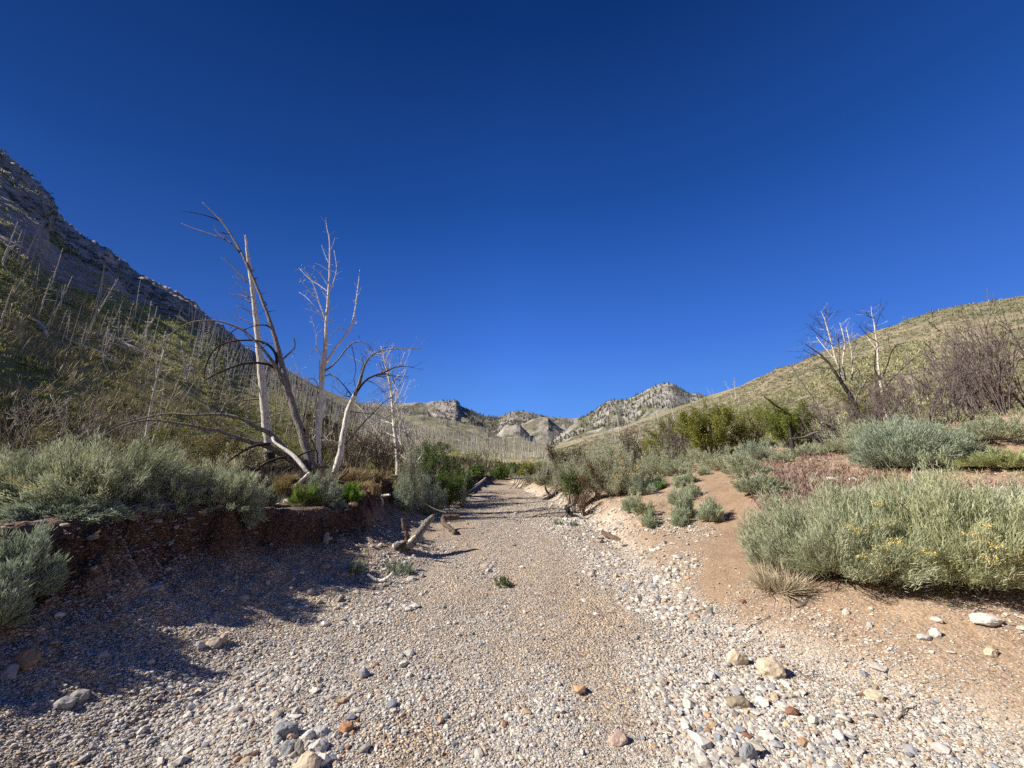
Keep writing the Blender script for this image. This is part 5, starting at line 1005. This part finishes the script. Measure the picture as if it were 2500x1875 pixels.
x, y, r = polar(3000, 14, 40, -1.12, -.05); k = (vn(x * .4, y * .4, 511) > .45) & (xl(x, y) - x > 1.5); x, y, r = x[k], y[k], r[k]
tufts("dry_grass_cover", "dry golden grass between the shrubs behind the left bank", x, y, (.2 + .006 * r) * rg.uniform(.6, 1.3, len(x)), [(.26, .23, .11), (.38, .33, .17), (.46, .40, .23)], 16, M_dry, .7, .03, .5, 63)
# right hill scrub
x, y, r = polar(24000, 13, 235, .10, 1.12, .8)
k = (x - xr(x, y) > 2.5) & (rg.random(len(x)) < .35 + vn(x * .1, y * .1, 521)); x, y, r = x[k], y[k], r[k]
tufts("slope_scrub", "small grey green bushes dotted over the sunlit right hillside", x, y, (.12 + .0042 * r) * rg.uniform(.5, 1.3, len(x)), [(.15, .16, .075), (.23, .22, .12), (.32, .30, .18), (.27, .28, .16)], 14, M_leaf, .4, .11, .8, 64)
# yellow rabbitbrush drifts on the right slope
x, y, r = polar(9000, 20, 130, .3, .85)
k = (vn(x * .07, y * .07, 531) > .60) & (r > 34); x, y, r = x[k], y[k], r[k]
tufts("rabbitbrush_drift", "pale yellow flowering rabbitbrush drifts on the right slope", x, y, (.22 + .005 * r) * rg.uniform(.6, 1.2, len(x)), [(.26, .25, .12), (.38, .36, .18), (.42, .40, .24)], 14, M_leaf, .5, .11, .8, 65)
# red brown ground cover between the right sagebrushes
def patch(cx, cy, sx, sy, n):
    return cx + rg.normal(0, sx, n), cy + rg.normal(0, sy, n)
hp = hit(1990, 1190); hq = hit(1930, 1250)
xa, ya = patch(hp.x, hp.y, .55, .9, 1700); xb, yb = patch(hq.x, hq.y, .35, .6, 900); xc, yc = patch(hp.x + 2.4, hp.y + 2.2, 1.2, .6, 900)
x = np.concatenate([xa, xb, xc]); y = np.concatenate([ya, yb, yc]); k = trail_d(x, y) > 1.35; x, y = x[k], y[k]
tufts("red_ground_cover", "low reddish brown dried herb mat between the right sagebrushes", x, y, .10 * rg.uniform(.6, 1.4, len(x)), REDC, 16, M_dry, .6, .05, .9, 66)
# litter and small dry plants on the right slope and left bank lip
x, y, r = sample(5200, 3.2, 16); k = ((x - xr(x, y) > .8) & (trail_d(x, y) > 1.3) & (vn(x * .9, y * .9, 541) > .52) & (y > 4.6)) | ((xl(x, y) - x > 1.0) & (x > -12)); x, y, r = x[k], y[k], r[k]
tufts("litter", "fine dry litter and short dead stems on the banks", x, y, .07 * rg.uniform(.5, 1.4, len(x)), [(.14, .10, .06), (.25, .19, .11), (.36, .29, .18), (.22, .23, .13)], 9, M_dry, .6, .035, 1.3, 67)
x, y = patch(-5.6, 8.6, .9, 1.0, 800); x2, y2 = patch(-6.3, 10.0, 1.2, .8, 700); x = np.concatenate([x, x2]); y = np.concatenate([y, y2]); k = xl(x, y) - x > .9; x, y = x[k], y[k]
tufts("dead_twig_litter", "dark dead twigs heaped under the dead trees", x, y, .22 * rg.uniform(.5, 1.3, len(x)), [(.04, .03, .025), (.09, .07, .055), (.14, .11, .08)], 12, M_dry, .5, .02, 1.6, 68)
# understorey along both edges of the valley floor beyond the wash
x, y, r = polar(2600, 15, 60, -.5, .35); k = (xl(x, y) - x > .8) | (x - xr(x, y) > .8) | (y > 27); x, y, r = x[k], y[k], r[k]
tufts("valley_scrub", "brown and green brush filling the valley floor beyond the wash", x, y, (.28 + .012 * r) * rg.uniform(.6, 1.3, len(x)), [(.05, .07, .02), (.10, .085, .04), (.16, .12, .07), (.2, .2, .11)], 22, M_leaf, .55, .09, .8, 69)
# far conifers
def conifers(name, label, x, y, z, h, cols):
    n = len(x); th = rg.uniform(0, 6.28, n); R_ = h * rg.uniform(.14, .24, n)
    v = [np.stack([x + R_ * np.cos(th + k * math.pi / 2), y + R_ * np.sin(th + k * math.pi / 2), z - .3 * h * 0], -1) for k in range(4)] + [np.stack([x, y, z + h], -1)]
    v = np.stack(v, 1).reshape(-1, 3); i = np.arange(n) * 5
    F_ = np.concatenate([np.stack([i + k, i + (k + 1) % 4, i + 4], -1) for k in range(4)]); c = np.array(cols)[rg.integers(0, len(cols), n)] * rg.uniform(.7, 1.3, (n, 1))
    return tag(link(name, fast_mesh(name, v, F_, np.repeat(c, 5, 0), False, M_leaf)), label, None, None, "stuff")
def on_loft(Ms, n, lo, hi, f):
    X, Y, Z, tt = Ms; a, b = X.shape; i = rg.integers(0, a, n); j = rg.integers(0, b, n); X, Y, Z, tt = X[i, j], Y[i, j], Z[i, j], tt[i, j]
    k = (tt > lo) & (tt <= hi) & (vn(X * f, Y * f, 601) * .6 + vn(X * f * 5, Y * f * 5, 602) * .4 > .45); return X[k], Y[k], Z[k]
DK = [(.05, .06, .03), (.08, .085, .05), (.15, .135, .11)]
x, y, z = on_loft(m_far, 15000, .1, 1.0, .01); conifers("far_forest", "dark conifers dotted over the far mountains", x, y, z - .5, rg.uniform(4, 10, len(x)), DK)
x, y, z = on_loft(m_mr, 3600, .5, 1.0, .012); conifers("ridge_forest", "dark conifers on the right hand mountain", x, y, z - .4, rg.uniform(2.5, 6, len(x)), DK)

# ------------------------------------------------------------------ standing dead trunks on the slopes
def snag_mesh(seed, h=1.0, kind=0):
    rn = random.Random(seed); tb = Tubes(); n = 9; bx, by = rn.uniform(-.05, .05), rn.uniform(-.05, .05)
    pts = [Vector((bx * (k / n) ** 2 + rn.uniform(-.004, .004), by * (k / n) ** 2, h * k / n - .03)) for k in range(n + 1)]
    r0 = .0135; tb.tube(pts, [r0 * (1 - .82 * k / n) for k in range(n + 1)], 6, True, .08, rn)
    if kind == 3:                                       # forked
        p = pts[3]; q = [p, p + Vector((.05, .01, .10)), p + Vector((.09, .02, .28)), p + Vector((.12, .0, .5))]; tb.tube(q, [.011, .009, .006, .003], 5, False)
    nb = (6, 14, 22, 16, 26)[kind]
    for b in range(nb):
        i = rn.randint(3, n - 1); p = pts[i]; a = rn.uniform(0, 6.28); L = rn.uniform(.03, .13 if kind < 2 else .22) * (1.25 - i / n)
        o = Vector((math.cos(a), math.sin(a), rn.uniform(-.2, .9)))
        if kind >= 2: grow(tb, p, o, L, .0045, 1, rn, .2 if kind == 4 else 0, .25, .3, (1, 3), 3, .6, .6, .0012)
        else: tb.tube([p, p + o * L * .6, p + o * L + Vector((0, 0, L * .3))], [.0045, .003, .0014], 3, False)
    return tb.mesh("snag", M_snag, Vector((0, 0, 0)))
SM = [snag_mesh(700 + i, 1.0, i % 5) for i in range(10)]
def put_snag(p, h, lean, leany, label, group, v, dark=False, th=1.0):
    o = bpy.data.objects.new("dead_snag", SM[v]); C.objects.link(o); o.location = (p.x, p.y, p.z - .05)
    o.scale = (h * th, h * th, h); o.rotation_euler = (leany, lean, (v * 1.7) % 6.28 if abs(lean) < .05 and abs(leany) < .05 else 0)
    if dark: o.material_slots[0].link = 'OBJECT'; o.material_slots[0].material = M_grey
    return tag(o, label, "dead tree", group)
def snag_px(px, py, tx, ty, label, group, v, th=1.0, dark=False):
    p = hit(px, py); dep = p.y * CP + (p.z - EYE) * SP; dist = math.hypot(p.x, p.y)
    x_, y_, z_ = ray(tx, ty); k = p.y / y_; top = Vector((x_ * k, p.y, EYE + z_ * k)); d = top - p; h = max(.5, d.length)
    return put_snag(p, h, math.atan2(d.x, d.z), 0, label, group, v, dark, th)
def c1(x, y): return x * .3767, 375 + y * .3767
def c8(x, y): return x * .2713, 650 + y * .2713
LG = "burnt snags on the left hillside"
for i, (b, t, v, th, lab) in enumerate([
    ((5, 520), (110, 150), 1, 1.5, "thick pale snag at the left edge of the picture leaning right"),
    ((120, 380), (190, 240), 0, 1, "small leaning snag just right of the thick one at the left edge"),
    ((285, 410), (330, 250), 0, 1, "thin upright snag above the fallen trunks on the left hill"),
    ((405, 560), (530, 310), 1, 1.2, "curved pale snag, left stem of a leaning pair on the left hill"),
    ((440, 625), (520, 330), 1, 1.3, "darker snag, right stem of the leaning pair on the left hill"),
    ((395, 600), (340, 480), 2, 1, "short bent snag at the upper end of the fallen trunk on the left hill"),
    ((555, 690), (620, 440), 1, 1.2, "snag leaning right at the head of the long fallen trunk"),
    ((595, 655), (650, 380), 2, 1.1, "branchy snag just behind the head of the long fallen trunk"),
    ((525, 595), (600, 360), 2, 1, "thin twiggy snag left of the branchy one on the left hill"),
    ((712, 750), (800, 490), 0, 1.5, "left stem of a V shaped pair of pale snags on the left hill"),
    ((730, 735), (885, 450), 0, 1.2, "right stem of the V shaped pair, leaning far right"),
    ((735, 615), (748, 510), 0, 1.2, "short dark charred snag behind the V shaped pair"),
    ((910, 780), (985, 450), 4, 1.2, "tall branching snag in the middle of the left hill clearing"),
    ((890, 650), (945, 370), 0, 1.3, "straight pale snag left behind the tall branching one"),
    ((930, 775), (1050, 500), 2, 1, "snag leaning right from the foot of the tall branching one"),
    ((1065, 640), (1065, 380), 1, 1.2, "upright snag right behind the tall branching one"),
    ((1090, 680), (1155, 480), 0, 1.1, "short snag leaning right at the upper end of the grey fallen trunks"),
    ((1350, 735), (1375, 560), 0, 1.2, "thin snag standing below the rocky cliff band"),
    ((1445, 965), (1460, 560), 2, 1.5, "thick snag with many twigs left of the broad many stemmed snag"),
    ((1685, 1060), (1640, 660), 4, 1.6, "broad many stemmed snag with a dark foot"),
    ((1690, 1050), (1750, 650), 4, 1.2, "right leaning stem beside the broad many stemmed snag"),
    ((1310, 1590), (1430, 700), 1, 1.3, "tall pale speckled snag rising above the huge sagebrush"),
    ((1370, 1600), (1540, 900), 0, .7, "thin pale snag leaning right beside the tall speckled snag"),
    ((1400, 1500), (1650, 940), 0, .9, "long pale snag leaning far right beyond the tall speckled snag"),
    ((1460, 1480), (1840, 930), 0, .7, "thin pale snag leaning furthest right beyond the tall speckled snag"),
    ((1440, 1380), (1500, 850), 2, .6, "slender twiggy snag between the tall speckled and the long leaning snag"),
    ((620, 1560), (500, 1110), 3, 1.2, "grey white snag leaning left above the huge sagebrush"),
    ((1240, 1290), (1250, 1190), 1, 1.3, "short dark footed stub on the green slope"),
    ((10, 1410), (600, 960), 0, .5, "long thin pale branch like snag leaning far right over the left edge shrubs"),
    ((640, 640), (780, 500), 4, .8, "pale twiggy snag between the fallen trunk head and the V shaped pair")]):
    snag_px(*c8(*b), *c8(*t), lab, LG, (v if v < 5 else 0) + 5 * (i % 2), th, dark=(i in (4, 11)))
# fallen trunks on the left hill
def fallen(pts, r, label, m=M_snag):
    q = [hit(*p) for p in pts]; r = r / .22 * 3.0 * (q[0].length / 939); pp = [v + Vector((0, 0, r * .8)) for v in q]; P3, R3 = spline([(v, r * (1 - .55 * i / len(pp))) for i, v in enumerate(pp)], 4); rn = random.Random(len(label)); tb = Tubes(); tb.tube(P3, R3, 6, True, .1, rn)
    for k in range(6):
        i = rn.randint(2, len(P3) - 2); grow(tb, P3[i], Vector((rn.gauss(0, 1), rn.gauss(0, 1), .8)), r * 4, r * .2, 1, rn, 0, .1, .3, (0, 2), 3)
    o = link("fallen_tree", tb.mesh("fallen_tree", m, q[0]), None, q[0]); return tag(o, label, "log", "fallen trunks on the left hillside")
fallen([c8(1060, 865), c8(980, 815), c8(850, 770), c8(700, 715), c8(590, 665)], .22, "long pale fallen trunk sloping across the left hill below the V shaped snags")
fallen([c8(1070, 880), c8(960, 850), c8(840, 810)], .2, "short pale fallen trunk with a dark root end beside the long fallen trunk")
fallen([c8(1320, 810), c8(1200, 755), c8(1080, 690), c8(960, 620)], .3, "grey fallen trunk at the right of the left hill clearing")
fallen([c8(1130, 750), c8(1040, 715), c8(950, 690)], .2, "short grey fallen trunk left of the long grey one")
fallen([c8(410, 620), c8(340, 520), c8(240, 470), c8(100, 400)], .22, "pale arched fallen trunk high at the left of the hill")
fallen([c8(100, 600), c8(40, 575), c8(0, 585)], .28, "dark fallen log at the left edge of the green slope", M_dark)
# right slope and mid valley snags traced
def c4(x, y): return 1350 + x * .226, 900 + y * .226
RG = "burnt snags on the right slope"
for i, (b, t, v, th, lab) in enumerate([
    ((1155, 690), (995, 360), 0, 1.2, "leftmost long pale snag of the cluster leaning left on the right slope"), ((1160, 690), (1040, 330), 0, 1.1, "second of the pale leaning snags on the right slope"), ((1165, 680), (1100, 330), 0, 1.1, "third and most upright of the pale leaning snags on the right slope"),
    ((1130, 690), (1080, 420), 1, .8, "short pale snag inside the leaning cluster on the right slope"), ((725, 770), (690, 420), 0, 1.2, "tall lone white snag above the big rounded sagebrush"), ((680, 775), (645, 540), 0, 1.2, "white snag left of the tall lone white one"),
    ((655, 765), (615, 590), 1, 1, "short white snag at the left end of the white group"), ((515, 760), (510, 640), 0, 1, "small white snag further left on the right slope"), ((850, 750), (810, 650), 0, 1, "small pale snag right of the tall lone white one"),
    ((925, 770), (890, 700), 0, 1, "little pale snag leaning left below the yellow patch"), ((1090, 760), (1010, 590), 1, 1, "dark leaning snag below the pale leaning cluster"), ((1265, 430), (1255, 340), 2, 1.2, "snag on the skyline below the right mountain peak"), ((1230, 430), (1205, 330), 2, 1, "snag left of the one below the right mountain peak"),
    ((1945, 320), (1860, 120), 2, 1, "bushy topped snag on the skyline, left of two tall ones"), ((1975, 330), (1935, 90), 2, 1, "bushy topped snag on the skyline, right and taller of two"), ((1700, 290), (1655, 190), 4, 1, "twiggy snag at the low notch of the right skyline"), ((1740, 285), (1710, 205), 4, 1, "second twiggy snag at the low notch of the right skyline"),
    ((2010, 390), (1990, 270), 0, 1.4, "pale snag in front of the yellow patch"), ((2095, 400), (2090, 320), 1, 1, "small snag right of the pale one before the yellow patch"), ((1560, 440), (1530, 350), 0, 1, "small pale snag above the olive bush"), ((1600, 540), (1550, 360), 0, 1, "leaning pale snag behind the olive bush")]):
    snag_px(*c4(*b), *c4(*t), lab, RG, v + 5 * (i % 2), th * 1.1, dark=(i == 10))
# the rest: sampled over the slopes; the 230 that show largest are things, the others one mass
cand = []
def scatter(n, r0, r1, a0, a1, hh, zone, dfun):
    x, y, r = polar(n, r0, r1, a0, a1, .8)
    if zone in ("left", "upper"):
        az_s = np.arctan2(x, y); k = (rg.random(len(x)) > rockmask(x, y) * 1.2 - .08) & ~((az_s < -.72) & (r > 42) & (rg.random(len(x)) < .8)); x, y, r = x[k], y[k], r[k]
    k = rg.random(len(x)) < dfun(x, y, r); x, y, r = x[k], y[k], r[k]; z = T(x, y)
    for i in range(len(x)):
        hh_ = hh if zone != "left" else min(hh, max(1.7, .078 * r[i]))
        cand.append((hh_ * rg.uniform(.55, 1.2) / r[i], float(x[i]), float(y[i]), float(z[i]), float(r[i]), hh_ * rg.uniform(.55, 1.2), zone))
scatter(300, 24, 60, -.98, -.24, 4.6, "left", lambda x, y, r: .9)
scatter(620, 50, 140, -.86, -.30, 4.2, "left", lambda x, y, r: .25 + .75 * ss(.42, .6, vn(x * .05, y * .05, 801)))
scatter(800, 110, 330, -1.02, -.25, 4.6, "upper", lambda x, y, r: .7 * ss(.4, .6, vn(x * .03, y * .03, 802)))
scatter(1000, 75, 400, -.40, .10, 5.2, "valley", lambda x, y, r: .9)
scatter(170, 50, 250, .15, .5, 4.6, "right", lambda x, y, r: .6)
cand.sort(key=lambda c: -c[0])
DES = {"left": ("low left slope", LG), "upper": ("high left mountainside", "burnt snags high on the left mountainside"), "valley": ("far valley slope", "burnt snags across the valley"), "right": ("lower right slope", "small burnt snags on the right slope")}
rn = random.Random(5); rest = []; auto = {}
for i, (s_, x, y, z, r, h, zone) in enumerate(cand):
    if i < 215:
        lean = rn.gauss(.05, .19); v = rn.choice([0, 1, 5, 6, 2, 7, 3, 4, 8, 9, 3, 4]); d = DES[zone]; u, w = project(x, y, z)
        ht = "tall" if h > 4.6 else ("short" if h < 3.0 else "middling"); ln = "leaning right" if lean > .09 else ("leaning left" if lean < -.06 else "upright")
        kd = {0: "bare", 1: "stubby", 2: "twiggy", 3: "forked", 4: "bristly"}[v % 5]
        where = {"left": (" by the left edge" if u < 350 else " left of the speckled trunk" if u < 610 else " between the dead trees" if u < 900 else " by the leaning trunk"), "valley": (" under the rocky peak" if u < 1150 else " above the wash end" if u < 1300 else " by the rocky domes"), "upper": "", "right": ""}[zone]
        o = put_snag(Vector((x, y, z)), h, lean, rn.gauss(0, .1), f"{ht} {kd} snag {ln.replace('leaning right', 'leaning right')}, {d[0]}{where}", d[1], v, False, rn.uniform(.6, 1.45)); auto.setdefault(o["label"], []).append((u, o))
    else: rest.append((x, y, z, h, rn.gauss(.02, .1), rn.gauss(0, .06), r))
ORD = ["leftmost", "second from left", "third from left", "fourth from left", "fifth from left", "sixth from left", "seventh from left", "eighth from left", "ninth from left", "tenth from left", "eleventh from left", "twelfth from left", "thirteenth from left"]
for lb, L_ in auto.items():
    if len(L_) > 1:
        for k, (u, o) in enumerate(sorted(L_, key=lambda q: q[0])): o["label"] = lb + ", " + ORD[min(k, 12)]
a = np.array(rest); nS = len(a); rr_ = .013 * a[:, 3] * (1 + a[:, 6] / 200); top = np.stack([a[:, 0] + a[:, 4] * a[:, 3], a[:, 1] + a[:, 5] * a[:, 3], a[:, 2] + a[:, 3]], -1); bot = a[:, :3] - [0, 0, .2]
ring = []
for k in range(4):
    o = np.array([math.cos(k * math.pi / 2), math.sin(k * math.pi / 2), 0]); ring.append(bot + o * rr_[:, None]); ring.append(top + o * rr_[:, None] * .3)
v_ = np.stack(ring, 1).reshape(-1, 3); i = np.arange(nS) * 8
f_ = np.concatenate([np.stack([i + 2 * k, i + (2 * k + 2) % 8, i + (2 * k + 3) % 8, i + 2 * k + 1], -1) for k in range(4)])
me = fast_mesh("far_snags", v_, f_, np.repeat(np.array([(.52, .48, .41)]) * rg.uniform(.6, 1.1, (nS, 1)), 8, 0), True, M_dry)
tag(link("far_snags", me), "countless thin burnt trunks standing on the distant slopes", None, None, "stuff")

import os
if os.environ.get("LABEL_CHECK"):
    seen = {}
    for o in scene.objects:
        l = o.get("label")
        if l and o.parent is None:
            if len(l.replace("-", " ").split()) > 16: print("LONG", len(l.split()), o.name, "|", l)
            seen.setdefault(l, []).append(o.name)
    for l, n in seen.items():
        if len(n) > 1: print("DUP", n, l)
